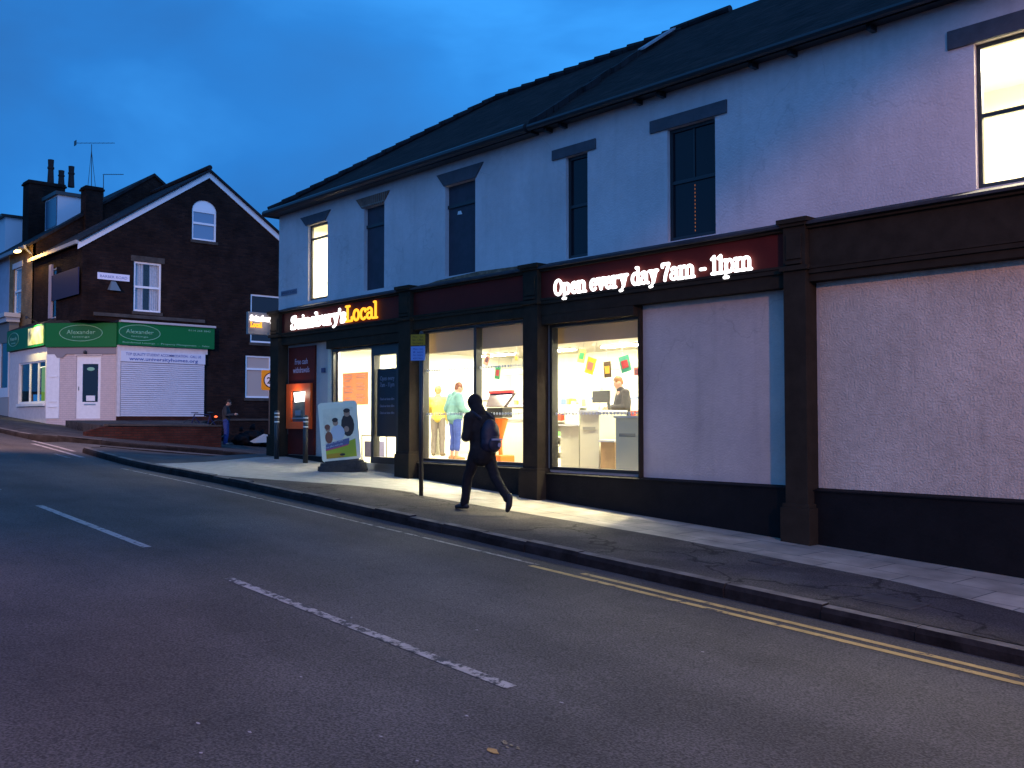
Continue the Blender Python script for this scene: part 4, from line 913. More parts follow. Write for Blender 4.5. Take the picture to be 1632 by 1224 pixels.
# man by the low wall across the side street, looking at his phone
mp_ = Vector((-33.0, PX(360, 700, -33.0).y, 0)); mp_.z = gz(mp_.x, mp_.y)-.05
J = stand(neck=(0, .04, 1.46), head=(0, .09, 1.60), face=(0, 1, -.55), Lel=(-.24, .02, 1.13), Rel=(.24, .02, 1.13), Lwr=(-.08, .28, 1.16), Rwr=(.08, .30, 1.16))
person(mp_, R_(-35), 'man in dark jacket and blue jeans by the low wall looking down', J, mat('charcoal jacket', (.035, .036, .040), .9, .2, var=.5, vscale=3), mat('blue jeans', (.03, .05, .18), .9, .2, var=.3, vscale=8), MATS['black shoes'], mat('dark hair', (.02, .014, .012), .8), h=.97, vox=.013)
# shoppers
J = stand(chest=(0, .04, 1.27), head=(.03, .09, 1.61), face=(.3, 1, -.3), Lel=(-.30, -.05, 1.14), Rel=(.30, .02, 1.12), Lwr=(-.22, .10, .96), Rwr=(.20, .25, 1.05))
p = PY(725, 700, 13.6)
person((p.x, 13.6, ZF), R_(-10), 'shopper in a teal jacket and blue jeans seen from behind in the wide window', J, mat('teal jacket', (.10, .20, .20), .8, .2, var=.2, vscale=6), mat('shop jeans', (.03, .05, .20), .9, .2, var=.2, vscale=7), mat('tan shoes', (.30, .13, .05), .6), mat('auburn hair', (.12, .04, .012), .7), h=1.0, vox=.013, bare=True, puff=1.25)
p = PY(698, 700, 14.9)
person((p.x, 14.9, ZF), R_(40), 'shopper in a mustard yellow coat beyond the teal-jacketed shopper', stand(Lel=(-.26, .05, 1.14), Lwr=(-.14, .28, 1.1)), mat('mustard coat', (.50, .38, .07), .8, .2, var=.15, vscale=6), mat('grey trousers', (.12, .10, .09), .8), mat('brown boots', (.10, .07, .04), .7), mat('sandy hair', (.25, .15, .05), .7), h=1.0, vox=.013, puff=1.05)
p = PY(993, 650, 14.0)
person((p.x, 14.0, ZF), R_(150), 'cashier in a dark jacket with head bowed behind the checkout counter', stand(neck=(0, .05, 1.46), head=(0, .10, 1.60), face=(0, 1, -.5), Lel=(-.25, .06, 1.14), Rel=(.25, .06, 1.14), Lwr=(-.07, .28, 1.10), Rwr=(.07, .30, 1.10)),
       mat('black uniform', (.035, .03, .028), .8, .2), M_TRK, MATS['black shoes'], mat('ginger hair', (.18, .08, .02), .7), h=1.0, vox=.013)

# ------------------------------------------------------------ street furniture
# parking sign on a pole
d = ray(668, 790); P0 = Vector((-12.86, 9.62, gz(-12.86, 9.62)))
t = thing('parking_sign', P0, 'thin black pole with yellow and blue parking plates in front of the first pilaster', 'sign post')
g = MB(); g.tube((P0.x, P0.y, P0.z-.3), (P0.x, P0.y, P0.z+2.66), .036, n=14); g.ball((P0.x, P0.y, P0.z+2.66), .038); g.build('pole', M_POLE, t, smooth=True)
ang = R_(28); rt = Vector((math.cos(ang), math.sin(ang), 0)); FPs = frame((P0.x-.03, P0.y-.05, P0.z), rt, (0, 0, 1))
g = MB(); fbox(g, FPs, -.13, .13, 2.46, 2.64, 0, .006); q = g.build('yellow_plate', mat('yellow plate', (.42, .20, .008), .5, .3), t)
M_PLT = mat('plate ink', (.03, .02, .01), .6)
for i, s_ in enumerate(('Mon - Sat', '8am - 6.30pm', 'No loading')): text('lettering', s_, FPs, 0, 2.585-i*.052, .0065, .045, M_PLT, q, width=.19, ext=.001)
g = MB(); fbox(g, FPs, -.13, .13, 2.21, 2.445, 0, .006); q = g.build('blue_plate', mat('pale blue plate', (.25, .30, .58), .5, .3), t)
M_BI = mat('blue ink', (.04, .06, .25), .6)
for i, s_ in enumerate(('Mon - Sat', '8 am', 'No return', 'within 2 hours')): text('lettering', s_, FPs, 0, 2.385-i*.05, .0065, .043, M_BI, q, width=.17, ext=.001)
# pavement sign (A-board on a rubber base)
bp_ = Vector((-17.35, 10.62, gz(-17.35, 10.62)))
d0 = hitroad(545, 748)
def ground_at(x, y):
    d = ray(x, y); t_ = 1.0
    for _ in range(60):
        p = Vector((d.x*t_, d.y*t_, d.z*t_+H)); t_ *= (H-gz(p.x, p.y))/max(1e-6, H-p.z) if p.z < H else 1.2
    return Vector((d.x*t_, d.y*t_, d.z*t_+H))
bp_ = ground_at(546, 748)
t = thing('pavement_sign', bp_, 'white-framed advertising board on a black rubber base outside the entrance', 'pavement sign', rz=0)
ang = R_(62); rl = R_(5); _r = Vector((math.cos(ang), math.sin(ang), 0)); FB = frame(bp_, _r*math.cos(rl)+Vector((0, 0, math.sin(rl))), Vector((0, 0, math.cos(rl)))-_r*math.sin(rl))
def rrect(F_, u0, u1, v0, v1, r, w, n=6):
    pts = []
    for cx, cy, a0 in ((u1-r, v1-r, 0), (u0+r, v1-r, 90), (u0+r, v0+r, 180), (u1-r, v0+r, 270)):
        for i in range(n+1): a = R_(a0+90*i/n); pts.append(F_(cx+r*math.cos(a), cy+r*math.sin(a), w))
    return pts
g = MB(); g.bm.free(); g.bm = bmesh.new()
for (k0, z0, z1) in ((1.0, -.06, .10), (.88, .10, .16), (.70, .16, .19)):
    g.hull8([FB(.50*k0*math.copysign(abs(math.cos(a))**.45, math.cos(a)), z0, .26*k0*math.copysign(abs(math.sin(a))**.45, math.sin(a))) for a in [2*math.pi*i/32 for i in range(32)]], [FB(.50*k0*.96*math.copysign(abs(math.cos(a))**.45, math.cos(a)), z1, .26*k0*.92*math.copysign(abs(math.sin(a))**.45, math.sin(a))) for a in [2*math.pi*i/32 for i in range(32)]])
g.build('base', M_RUBBER, t)
g = MB(); g.hull8(rrect(FB, -.385, .385, .17, 1.36, .07, -.035), rrect(FB, -.385, .385, .17, 1.36, .07, .035)); g.build('board_frame', mat('off white frame', (.90, .80, .60), .4, .4), t)
g = MB(); g.hull8(rrect(FB, -.305, .305, .235, 1.235, .03, .0355), rrect(FB, -.305, .305, .235, 1.235, .03, .039)); q = g.build('poster', mat('poster paper', (.85, .74, .54), .5, .3, var=.12, vscale=5), t)
def flat(pts, w, m, nm='poster_shape', e=.0015): g = MB(); g.hull8([FB(a, b, w) for a, b in pts], [FB(a, b, w+e) for a, b in pts]); return g.build(nm, m, q)
flat([(-.30, .24), (.30, .24), (.30, .60), (.18, .56), (.10, .48), (-.30, .42)], .0395, mat('lime print', (.42, .46, .03), .5))
flat([(-.30, .24), (.05, .24), (.00, .34), (-.30, .33)], .0415, mat('amber print', (.55, .30, .02), .5))
flat([(-.30, .42), (.17, .50), (.18, .62), (-.29, .54)], .0415, mat('slate blue print', (.11, .12, .24), .5))
flat([(-.30, .395), (.15, .475), (.15, .50), (-.30, .42)], .0415, mat('pink print', (.55, .06, .13), .5))
def ell(cx, cy, rx, ry, n=14): return [(cx+rx*math.cos(2*math.pi*i/n), cy+ry*math.sin(2*math.pi*i/n)) for i in range(n)]
DK = mat('dark figure print', (.045, .03, .026), .5); SK = mat('skin print', (.42, .24, .16), .5); WH = mat('white figure print', (.62, .60, .62), .5); RB = mat('rust print', (.24, .08, .045), .5)
flat(ell(.17, .88, .13, .23), .0395, DK); flat(ell(.17, 1.12, .065, .075), .0425, SK); flat(ell(.17, 1.17, .068, .045), .0445, DK); flat(ell(.14, .80, .05, .06), .0425, SK)
flat(ell(-.04, .74, .14, .16), .0412, WH); flat(ell(-.07, .95, .055, .07), .0428, SK); flat(ell(-.075, 1.0, .06, .045), .0446, DK)
flat(ell(-.22, .66, .075, .12), .0432, RB); flat(ell(-.23, .83, .045, .06), .0449, SK); flat(ell(-.235, .87, .055, .055), .0465, RB)
text('lettering', 'Live well for less', frame(FB(0, 0, 0), FB(1, .17, 0)-FB(0, 0, 0), FB(-.17, 1, 0)-FB(0, 0, 0)), -.06, .555, .043, .055, WH, q, width=.40, ext=.001)
text('lettering', 'Great offers every day', frame(FB(0, 0, 0), FB(1, .17, 0)-FB(0, 0, 0), FB(-.17, 1, 0)-FB(0, 0, 0)), -.06, .49, .043, .045, WH, q, width=.38, ext=.001)
flat(ell(.02, .30, .055, .025), .0435, DK)
# second board standing just behind it
# bollards
M_BANDS = emat('white reflective band', (.9, .9, .85), .0); 
mat('steel band', (.75, .75, .72), .25, .6)
def bollard(P, lab, h=1.0):
    t = thing('bollard', P, lab, 'bollard', 'bollards by the corner of the shop')
    g = MB(); g.tube((P.x, P.y, P.z-.1), (P.x, P.y, P.z+h), .055, n=16); g.ball((P.x, P.y, P.z+h), (.055, .055, .03)); g.build('post', M_POLE, t, smooth=True)
    for z in (h-.05, h-.13, h-.24):
        g = MB(); g.tube((P.x, P.y, P.z+z), (P.x, P.y, P.z+z+.028), .0585, n=16); g.build('band', MATS['steel band'], t, smooth=True)
_bx = PY(487, 700, 10.85).x; bollard(Vector((_bx, 10.85, gz(_bx, 10.85))), 'black bollard with silver bands in front of the cash machine')
_bx = PY(441, 700, 10.75).x; bollard(Vector((_bx, 10.75, gz(_bx, 10.75))), 'black bollard with silver bands at the corner of the side street', 1.05)
# 20 mph sign
P20 = PX(430, 700, -24.5); P20.y += 0; P20 = Vector((-26.6, PX(429.5, 700, -26.6).y, 0)); P20.z = gz(P20.x, P20.y)
t = thing('speed_limit_sign', P20, 'yellow-backed 20 roundel on a pole partly hidden by the shop corner', 'road sign')
zc = PX(429, 606, -26.6).z; g = MB(); g.tube(P20+Vector((0, 0, -.2)), Vector((P20.x, P20.y, zc+.2)), .035, n=10); g.build('pole', M_POLE, t)
F2 = frame((P20.x+.04, P20.y, zc), (-.15, 1, 0), (0, 0, 1)); F2 = frame((P20.x+.05, P20.y, zc), (math.sin(R_(20)), math.cos(R_(20)), 0), (0, 0, 1))
g = MB(); g.hull8(rrect(F2, -.28, .30, -.30, .30, .05, 0), rrect(F2, -.28, .30, -.30, .30, .05, .008)); g.build('backing_board', mat('yellow backing', (.75, .30, .01), .45, .3, emit=(.75, .3, .01), estr=0), t)
g = MB(); g.disc(F2(.02, 0, .009), .235, F2(0, 0, 1)-F2(0, 0, 0), .003, 28); g.build('ring', mat('sign black', (.03, .02, .02), .5), t)
g = MB(); g.disc(F2(.02, 0, .013), .205, F2(0, 0, 1)-F2(0, 0, 0), .002, 28); g.build('face', mat('sign white', (.72, .74, .80), .4, .3), t)
text('lettering', '20', F2, .02, -.10, .016, .27, MATS['sign black'], t, width=.28, ext=.002, bold=.02)

# ------------------------------------------------------------ corner house with the green shop (across the side street)
XG = -37.0; YF = 12.19; YA = 17.03; ZA = 11.95; ZE = 8.62; YBK = 21.9
house = thing('corner_house', (-40, 14, 2.0), 'dark brick gabled corner house with a white bargeboard above the green shopfront', 'house')
XP = -42.8
# gable wall with two windows + arched attic window
mb = MB(); FG = FX(XG)
w1 = (14.08, 15.14, 6.08, 7.98); w3 = (18.9, 20.3, 5.15, 7.15); w4 = (18.70, 19.86, 2.86, 4.60); wat = (16.35, 17.37, 9.10, 10.30)
mb.wall(FG, YF, 13.5, 5.62, ZE, [], .12)
mb.wall(FG, 13.5, YBK, 4.72, ZE, [w1, w3], .12)
mb.wall(FG, 13.5, YBK, .3, 4.718, [w4], .12)
# gable triangle, cut round the attic window
zl = lambda y: ZE+(ZA-ZE)*(y-YF)/(YA-YF) if y < YA else ZE+(ZA-ZE)*(YBK-y)/(YBK-YA)
def tri(y0, y1, zb0, zb1):
    mb.face([FG(y0, zb0), FG(y1, zb1), FG(y1, zl(y1)), FG(y0, zl(y0))])
mb.face([FG(YF, ZE), FG(wat[0], ZE), FG(wat[0], zl(wat[0]))])
mb.face([FG(wat[0], ZE), FG(wat[1], ZE), FG(wat[1], wat[2]), FG(wat[0], wat[2])])
archp = [((wat[0]+wat[1])/2-.51*math.cos(R_(a)), wat[3]+.42*math.sin(R_(a))) for a in range(0, 181, 20)]
left = [p for p in archp if p[0] <= YA]; 
ring = [FG(wat[0], wat[2])]  # build the ring faces above the arch
for i in range(len(archp)-1):
    (ya, za), (yb, zb) = archp[i], archp[i+1]
    if ya < YA < yb: mb.face([FG(ya, za), FG(yb, zb), FG(yb, zl(yb)), FG(YA, ZA), FG(ya, zl(ya))])
    else: mb.face([FG(ya, za), FG(yb, zb), FG(yb, zl(yb)), FG(ya, zl(ya))])
mb.face([FG(wat[1], ZE), FG(YBK, ZE), FG(wat[1], zl(wat[1]))])
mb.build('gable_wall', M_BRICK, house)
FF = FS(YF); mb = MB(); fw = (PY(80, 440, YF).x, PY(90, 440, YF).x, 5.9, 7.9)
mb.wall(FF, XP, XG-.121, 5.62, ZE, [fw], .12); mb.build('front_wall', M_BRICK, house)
g = MB(); g.box(XP, XG-.13, YBK-.2, YBK, .3, ZE); g.build('rear_wall', M_BRICK, house)
# windows
def upvc(F_, h, rail, parent, arch=False, curtains=True, lit=None, glassm=None, fr_=.07, nm='window', lab=None):
    u0, u1, v0, v1 = h; f = MB(); w0, w1 = -.10, -.04
    fbox(f, F_, u0, u0+fr_, v0, v1, w0, w1); fbox(f, F_, u1-fr_, u1, v0, v1, w0, w1); fbox(f, F_, u0+fr_, u1-fr_, v0, v0+fr_, w0, w1); fbox(f, F_, u0+fr_, u1-fr_, v1-fr_, v1, w0, w1)
    if rail: fbox(f, F_, u0+fr_, u1-fr_, rail-.04, rail+.04, w0, w1+.01)
    if arch:
        pts = [((u0+u1)/2-.51*math.cos(R_(a)), v1+.42*math.sin(R_(a))) for a in range(0, 181, 15)]
        f.hull8([F_(a, b+.002, w0) for a, b in pts], [F_(a, b+.002, w1) for a, b in pts])
    o = f.build(nm, M_UPVC, parent, label=lab); p = MB(); fbox(p, F_, u0+.03, u1-.03, v0+.03, v1-.03, -.085, -.08); p.build('pane', glassm or G_CLEAR, o)
    if curtains:
        c = MB()
        for a, b in ((u0+.03, u0+(u1-u0)*.40), (u1-(u1-u0)*.38, u1-.03)):
            n_ = 9
            for i in range(n_):
                x0 = a+(b-a)*i/n_; x1 = a+(b-a)*(i+1)/n_; c.hull8([F_(x0, v0+.03, -.16-.02*(i % 2)), F_(x1, v0+.03, -.16-.02*((i+1) % 2)), F_(x1, v0+.03, -.17-.02*((i+1) % 2)), F_(x0, v0+.03, -.17-.02*(i % 2))], [F_(x0, v1-.03, -.16-.02*(i % 2)), F_(x1, v1-.03, -.16-.02*((i+1) % 2)), F_(x1, v1-.03, -.17-.02*((i+1) % 2)), F_(x0, v1-.03, -.17-.02*(i % 2))])
        c.build('curtain', M_NET, o)
    bk = MB(); fbox(bk, F_, u0-.2, u1+.2, v0-.2, v1+(.2 if not arch else .5), -.62, -.60); bk.build('room_dark', mat('dim room', (.012, .018, .03), .9), o)
    s_ = MB(); fbox(s_, F_, u0-.06, u1+.06, v0-.12, v0-.003, -.05, .05); s_.build('sill', M_STONE, o)
    return o
upvc(FG, w1, 7.02, house, lab='white window with net curtains beside the street name sign')
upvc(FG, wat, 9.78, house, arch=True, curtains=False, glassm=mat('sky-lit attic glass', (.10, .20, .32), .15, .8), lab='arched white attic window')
upvc(FG, w3, 6.15, house, curtains=False, glassm=M_DULLGLASS)
upvc(FG, w4, 4.05, house, curtains=False, glassm=mat('cream blind', (.46, .36, .31), .7, .2), lab='pale blind in an orange-brown frame')
upvc(FF, fw, 6.9, house, curtains=False)
g = MB(); fbox(g, FG, w1[0]-.12, w1[1]+.12, w1[3]+.003, w1[3]+.22, -.02, .02); g.build('lintel', M_STONE, house)
# bargeboards, verge, roof
def slopebox(mb, X0, X1, ya, za, yb, zb, dz0, dz1):
    mb.hull8([(X0, ya, za+dz0), (X1, ya, za+dz0), (X1, ya, za+dz1), (X0, ya, za+dz1)], [(X0, yb, zb+dz0), (X1, yb, zb+dz0), (X1, yb, zb+dz1), (X0, yb, zb+dz1)])
YFe = YF-.18; zfe = ZE-(ZA-ZE)/(YA-YF)*.18
g = MB(); slopebox(g, XG+.002, XG+.05, YFe, zfe, YA, ZA, -.30, .03); slopebox(g, XG+.002, XG+.05, YBK+.2, ZE-.14, YA, ZA, -.30, .03); g.build('bargeboard', M_WHITE, house)
rf2 = roofshell('roof', [[(XG+.16, YFe, zfe+.04), (XP, YFe, zfe+.04), (XP, YA, ZA+.04), (XG+.16, YA, ZA+.04)], [(XP, YBK+.2, ZE-.1), (XG+.16, YBK+.2, ZE-.1), (XG+.16, YA, ZA+.04), (XP, YA, ZA+.04)]], M_SLATE2, house, th=.08)
g = MB(); g.tube((XP, YA, ZA+.12), (XG+.1, YA, ZA+.12), .10, n=8); g.build('ridge_tiles', M_SLATE2, rf2)
g = MB(); g.box(XP+.02, XG+.1, YFe-.10, YFe-.02, zfe-.12, zfe+.02); g.build('gutter', mat('cream gutter', (.42, .38, .34), .5, .3), house)
g = MB(); g.box(XG-1.6, XG-.55, YF+1.7, YF+1.72, 0, .01) 
g.bm.clear(); slopebox(g, XG-1.5, XG-1.42, YFe+.5, zfe+.35+.14, YFe+2.0, zfe+.35+1.14, 0, .05); g.build('roof_flashing', M_LEAD, rf2)
# ground floor shopfront: projecting 0.6 m, chamfered corner
YSF = 11.6; CX, CY = -38.9, 11.6; ZS = 2.0
CU = frame((CX, CY, 0), (1, 1, 0), (0, 0, 1)); CLEN = 1.9*math.sqrt(2)
sf = thing('corner_shopfront', (-39, 11.8, 2.0), 'white-painted corner shopfront under a green fascia with oval emblems', 'shopfront')
GF = FX(XG+.14)      # side face of the shopfront
FSF = FS(YSF)
XF0 = -43.8
m_ = MB()
m_.wall(CU, 0, CLEN, 1.6, 4.62, [(CLEN*.42, CLEN*.77, 2.0, 4.35)], .12); m_.build('chamfer_wall', mat('cream pink brick paint', (.56, .46, .45), .75, .2, brick=(.225, .075, (.54, .45, .45), (.46, .39, .39), .010), var=.06), sf)
m_ = MB(); hw = (PY(30, 600, YSF).x, PY(72, 600, YSF).x, 2.60, 4.22); m_.wall(FSF, XF0, CX, 1.6, 4.72, [hw], .12); m_.build('front_panel', M_CREAMW, sf)
g = MB(); g.box(XG+.002, XG+.12, 13.49, 17.2, 1.5, 2.08); g.build('brick_base', M_BRICK_R, sf)
# green fascias
M_DARKST = M_STONE
def greenfas(F_, u0, u1, v0, v1, lab, ov=None, cap=None):
    g = MB(); fbox(g, F_, u0, u1, v0, v1, -.05, .12); o = g.build('fascia', M_GREEN, sf, label=lab)
    if ov:
        uc, vc, rx, ry = ov; n_ = 36
        g = MB()
        for i in range(n_):
            a0, a1 = 2*math.pi*i/n_, 2*math.pi*(i+1)/n_; g.tube(F_(uc+rx*math.cos(a0), vc+ry*math.sin(a0), .122), F_(uc+rx*math.cos(a1), vc+ry*math.sin(a1), .122), .013, n=5)
        g.build('oval_emblem', M_PALEGREEN, o)
        g = MB(); n_ = 28; g.hull8([F_(uc+rx*.96*math.cos(2*math.pi*i/n_), vc+ry*.96*math.sin(2*math.pi*i/n_), .1205) for i in range(n_)], [F_(uc+rx*.96*math.cos(2*math.pi*i/n_), vc+ry*.96*math.sin(2*math.pi*i/n_), .123) for i in range(n_)]); g.build('oval_field', mat('deeper green', (.012, .125, .045), .5, .2), o)
        text('lettering', 'Alexander', F_, uc, vc-.04, .1235, ry*.75, M_PALEGREEN, o, width=rx*1.35, bold=.01)
        text('lettering', 'lettings', F_, uc, vc-.17, .1235, ry*.3, M_PALEGREEN, o, width=rx*.8)
    return o
greenfas(CU, -.02, CLEN+.02, 4.68, 5.58, None, (CLEN*.5, 5.20, .82, .30))
o = greenfas(GF, 13.45, 17.22, 4.76, 5.60, None, (14.12+.12, 5.24, .78, .29))
text('lettering', 'Residential Lettings  -  Property Management  -  Sales', GF, 15.3, 4.83, .1235, .09, M_PALEGREEN, o, width=3.4)
text('lettering', '0114 268 3843', GF, 16.6, 5.42, .1235, .10, M_PALEGREEN, o, width=.9)
o = greenfas(FSF, XF0, CX, 4.76, 5.58, 'front green fascia with a painted yellow glare', ((XF0+CX)/2-1.5, 5.2, .7, .27))
m_ = mat('yellow fascia glare', (.3, .3, .1), .3, .4, emit=(1, .86, .36), estr=.6); nt = m_.node_tree
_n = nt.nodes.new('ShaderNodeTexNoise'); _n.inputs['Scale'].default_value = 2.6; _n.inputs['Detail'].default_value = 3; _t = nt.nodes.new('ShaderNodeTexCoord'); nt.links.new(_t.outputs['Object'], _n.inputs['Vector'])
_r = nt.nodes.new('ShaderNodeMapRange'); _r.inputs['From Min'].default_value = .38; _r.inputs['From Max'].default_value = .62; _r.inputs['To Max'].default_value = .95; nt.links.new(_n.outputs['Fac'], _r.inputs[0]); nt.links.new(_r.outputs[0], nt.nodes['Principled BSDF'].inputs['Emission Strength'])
g = MB(); fbox(g, FSF, CX-2.0, CX-.08, 4.84, 5.50, .121, .127); g.build('glow_panel', m_, o)  # glowing panel added to paint a reflected glare on the green fascia
g = MB(); g.box(XG+.14, XG+.34, 13.5, 17.25, 5.602, 5.68); g.build('cornice', mat('pale cornice', (.45, .42, .42), .6), sf)
# little lean-to roof behind the fascias
g = MB(); g.hull8([(XF0, YSF-.12, 5.585), (CX, YSF-.12, 5.585), (XG+.2, 13.4, 5.585), (XG+.2, 13.6, 5.585), (XG-.2, 13.9, 5.585), (XF0, YF+.3, 5.585)], [(XF0, YSF+.1, 5.70), (CX-.1, YSF+.1, 5.70), (XG-.1, 13.5, 5.74), (XG-.05, 13.6, 5.74), (XG-.2, 13.7, 5.95), (XF0, YF+.2, 6.0)]); g.build('lean_to_roof', M_SLATE2, sf)
g = MB(); g.hull8([(XG+.003, 12.6, 5.80), (XG+.10, 12.6, 5.80), (XG+.10, 16.9, 5.80), (XG+.003, 16.9, 5.80)], [(XG+.003, 12.6, 5.93), (XG+.06, 12.6, 5.93), (XG+.06, 16.9, 5.93), (XG+.003, 16.9, 5.93)]); g.build('string_course', M_STONE, house)
# door in the chamfer
dr = MB(); u0, u1 = CLEN*.42, CLEN*.77
for (a, b, c, d) in ((u0, u0+.22, 2.0, 4.35), (u1-.12, u1, 2.0, 4.35), (u0+.22, u1-.12, 2.0, 2.62), (u0+.22, u1-.12, 4.05, 4.35)): fbox(dr, CU, a, b, c, d, -.11, -.05)
o = dr.build('door', M_WHITE, sf); g = MB(); fbox(g, CU, u0+.22, u1-.12, 2.62, 4.05, -.085, -.078); g.build('pane', M_BLACKG, o)
g = MB(); fbox(g, CU, u0+.36, u1-.24, 2.66, 2.86, -.076, -.073); g.build('notice', M_WHITE, o); g = MB(); fbox(g, CU, u0+.30, u1-.2, 2.50, 2.55, -.05, -.04); g.build('letterbox', M_METAL, o)
g = MB(); g.disc(CU((u0+u1)/2+.05, 3.86, -.077), .15, CU(0, 0, 1)-CU(0, 0, 0), .003, 20, ry=.07); g.build('sticker', M_PALEGREEN, o)
g = MB(); g.tube(CU(u0+.08, 3.05, -.05), CU(u0+.08, 3.2, -.03), .02); g.build('handle', M_METAL, o)
g = MB(); fbox(g, CU, u0-.06, u1+.06, 4.36, 4.40, .0, .03); g.build('door_canopy', M_CREAMW, sf)
g = MB(); fbox(g, CU, .02, CLEN-.02, 4.42, 4.66, .002, .05); g.hull8([CU(.3, 4.42, .003), CU(.75, 4.42, .003), CU(.62, 4.28, .003), CU(.40, 4.28, .003)], [CU(.3, 4.42, .05), CU(.75, 4.42, .05), CU(.62, 4.28, .05), CU(.40, 4.28, .05)]); g.build('shutter_housing', mat('grey lilac housing', (.22, .2, .22), .6), sf)
g = MB(); g.ball(CU(CLEN*.56, 4.48, .10), .07); tag(g.build('alarm_bell', M_GUTTER, None, smooth=True), 'small round black bell above the white corner door', 'alarm')
# panelled pilaster on the left of the chamfer
g = MB(); fbox(g, CU, .0, .50, 2.0, 4.41, .002, .04); fbox(g, CU, .12, .42, 2.62, 2.66, .04, .06); fbox(g, CU, .12, .42, 3.55, 3.60, .04, .06); fbox(g, CU, .10, .45, 2.42, 2.46, .04, .07); g.build('pilaster', M_WHITE, sf)
# front window of the green shop with its lit lime poster
ow = MB(); a, b, c, d = hw
for (p0, p1, p2, p3) in ((a, a+.08, c, d), (b-.06, b, c, d), (a+.08, b-.06, c, c+.07), (a+.08, b-.06, d-.06, d), (a+(b-a)*.38, a+(b-a)*.38+.05, c+.07, d-.06), (a+(b-a)*.70, a+(b-a)*.70+.05, c+.07, d-.06)): fbox(ow, FSF, p0, p1, p2, p3, -.10, -.03)
o = ow.build('shop_window', M_WHITE, sf); g = MB(); fbox(g, FSF, a+.04, b-.03, c+.03, d-.03, -.075, -.07); g.build('pane', G_CLEAR, o)
g = MB(); fbox(g, FSF, a+(b-a)*.74, b-.07, c+.08, d-.25, -.14, -.13); g.build('lime_poster', emat('lit lime poster', (.30, .62, .02), .55), o)
g = MB(); fbox(g, FSF, a-.1, b+.1, c-.1, d+.1, -1.6, -1.55); g.build('room_back', mat('dim blue room', (.10, .11, .16), .9, var=.5, vscale=2), o)
g = MB(); fbox(g, FSF, a+(b-a)*.42, a+(b-a)*.95, d-.22, d-.18, -.5, -.4); g.build('strip_light', emat('shop strip light', (1, .93, .6), 3), o)
g = MB(); fbox(g, FSF, a-.05, b+.05, c-.12, c-.02, .002, .08); g.build('sill', M_WHITE, sf)
# roller shutter on the side
FSH = FX(XG+.12)
sh0, sh1, zb, zt = 13.60, 16.87, 2.09, 4.54
g = MB(); z = zb; 
while z < zt-.42:
    g.hull8([FSH(sh0, z, .0), FSH(sh1, z, .0), FSH(sh1, z+.072, .0), FSH(sh0, z+.072, .0)], [FSH(sh0, z+.012, .022), FSH(sh1, z+.012, .022), FSH(sh1, z+.060, .022), FSH(sh0, z+.060, .022)]); z += .078
sh = g.build('roller_shutter', mat('white shutter slats', (.58, .58, .64), .45, .4, var=.05, vscale=3), sf)
g = MB(); fbox(g, FSH, sh0-.02, sh1+.02, zt-.40, zt, .001, .05); hb = g.build('header_board', mat('white header', (.60, .62, .70), .5, .3), sf)
M_BLT = mat('blue header letters', (.06, .11, .36), .6)
text('lettering', 'TOP QUALITY STUDENT ACCOMMODATION - CALL US', FSH, (sh0+sh1)/2, zt-.16, .051, .14, M_BLT, hb, width=2.95, bold=.01)
text('lettering', 'www.universityhomes.org', FSH, (sh0+sh1)/2, zt-.34, .051, .18, M_BLT, hb, width=2.7, bold=.015)
g = MB(); fbox(g, FX(XG), 13.5, 16.95, 2.082, 2.088, .0, .16); fbox(g, FX(XG), 13.46, sh0-.02, 2.08, 4.75, .002, .15); fbox(g, FX(XG), sh0-.02, 17.0, zt+.003, 4.755, .002, .13); g.build('shutter_surround', M_CREAMW, sf)
# street name, small lantern bracket, hanging board
t = thing('street_name_sign', (XG+.04, 13.3, 7.2), 'white street name plate high on the dark brick gable', 'street sign')
g = MB(); fbox(g, FG, 12.73, 13.91, 7.17, 7.42, .01, .03); g.build('plate', mat('white plate', (.66, .68, .80), .5, .3), t)
text('lettering', 'BARBER ROAD', FG, 13.32, 7.24, .031, .14, mat('plate ink 2', (.15, .2, .4), .6), t, width=1.0)
t = thing('wall_lamp', (XG+.05, 13.3, 6.9), 'dull metal wedge-shaped lamp hood under the street name plate', 'wall lamp')
g = MB(); g.hull8([FG(13.22, 7.12, .02), FG(13.38, 7.12, .02), FG(13.38, 7.12, .08), FG(13.22, 7.12, .08)], [FG(13.10, 6.80, .02), FG(13.50, 6.80, .02), FG(13.50, 6.76, .28), FG(13.10, 6.76, .28)]); g.build('hood', mat('grey hood', (.12, .16, .19), .5), t)
# board fixed across the front corner
pa = PY(82, 441, YF-.3); pb = PY(126, 481, YF-.3)
t = thing('letting_board', (pa.x, YF-.2, 7), 'dark blue board fixed flat on the brick front above the green shop', 'board')
g = MB(); g.box(PY(82, 460, YF-.14).x, PY(124, 460, YF-.14).x, YF-.14, YF-.10, 6.55, 7.55); g.build('panel', mat('dark indigo board', (.022, .022, .055), .6, .15), t)
g = MB(); g.box(PY(78, 460, YF-.14).x, PY(82, 460, YF-.14).x-.003, YF-.16, YF-.08, 5.9, 8.0); g.build('post', mat('pink post', (.4, .32, .34), .6), t)

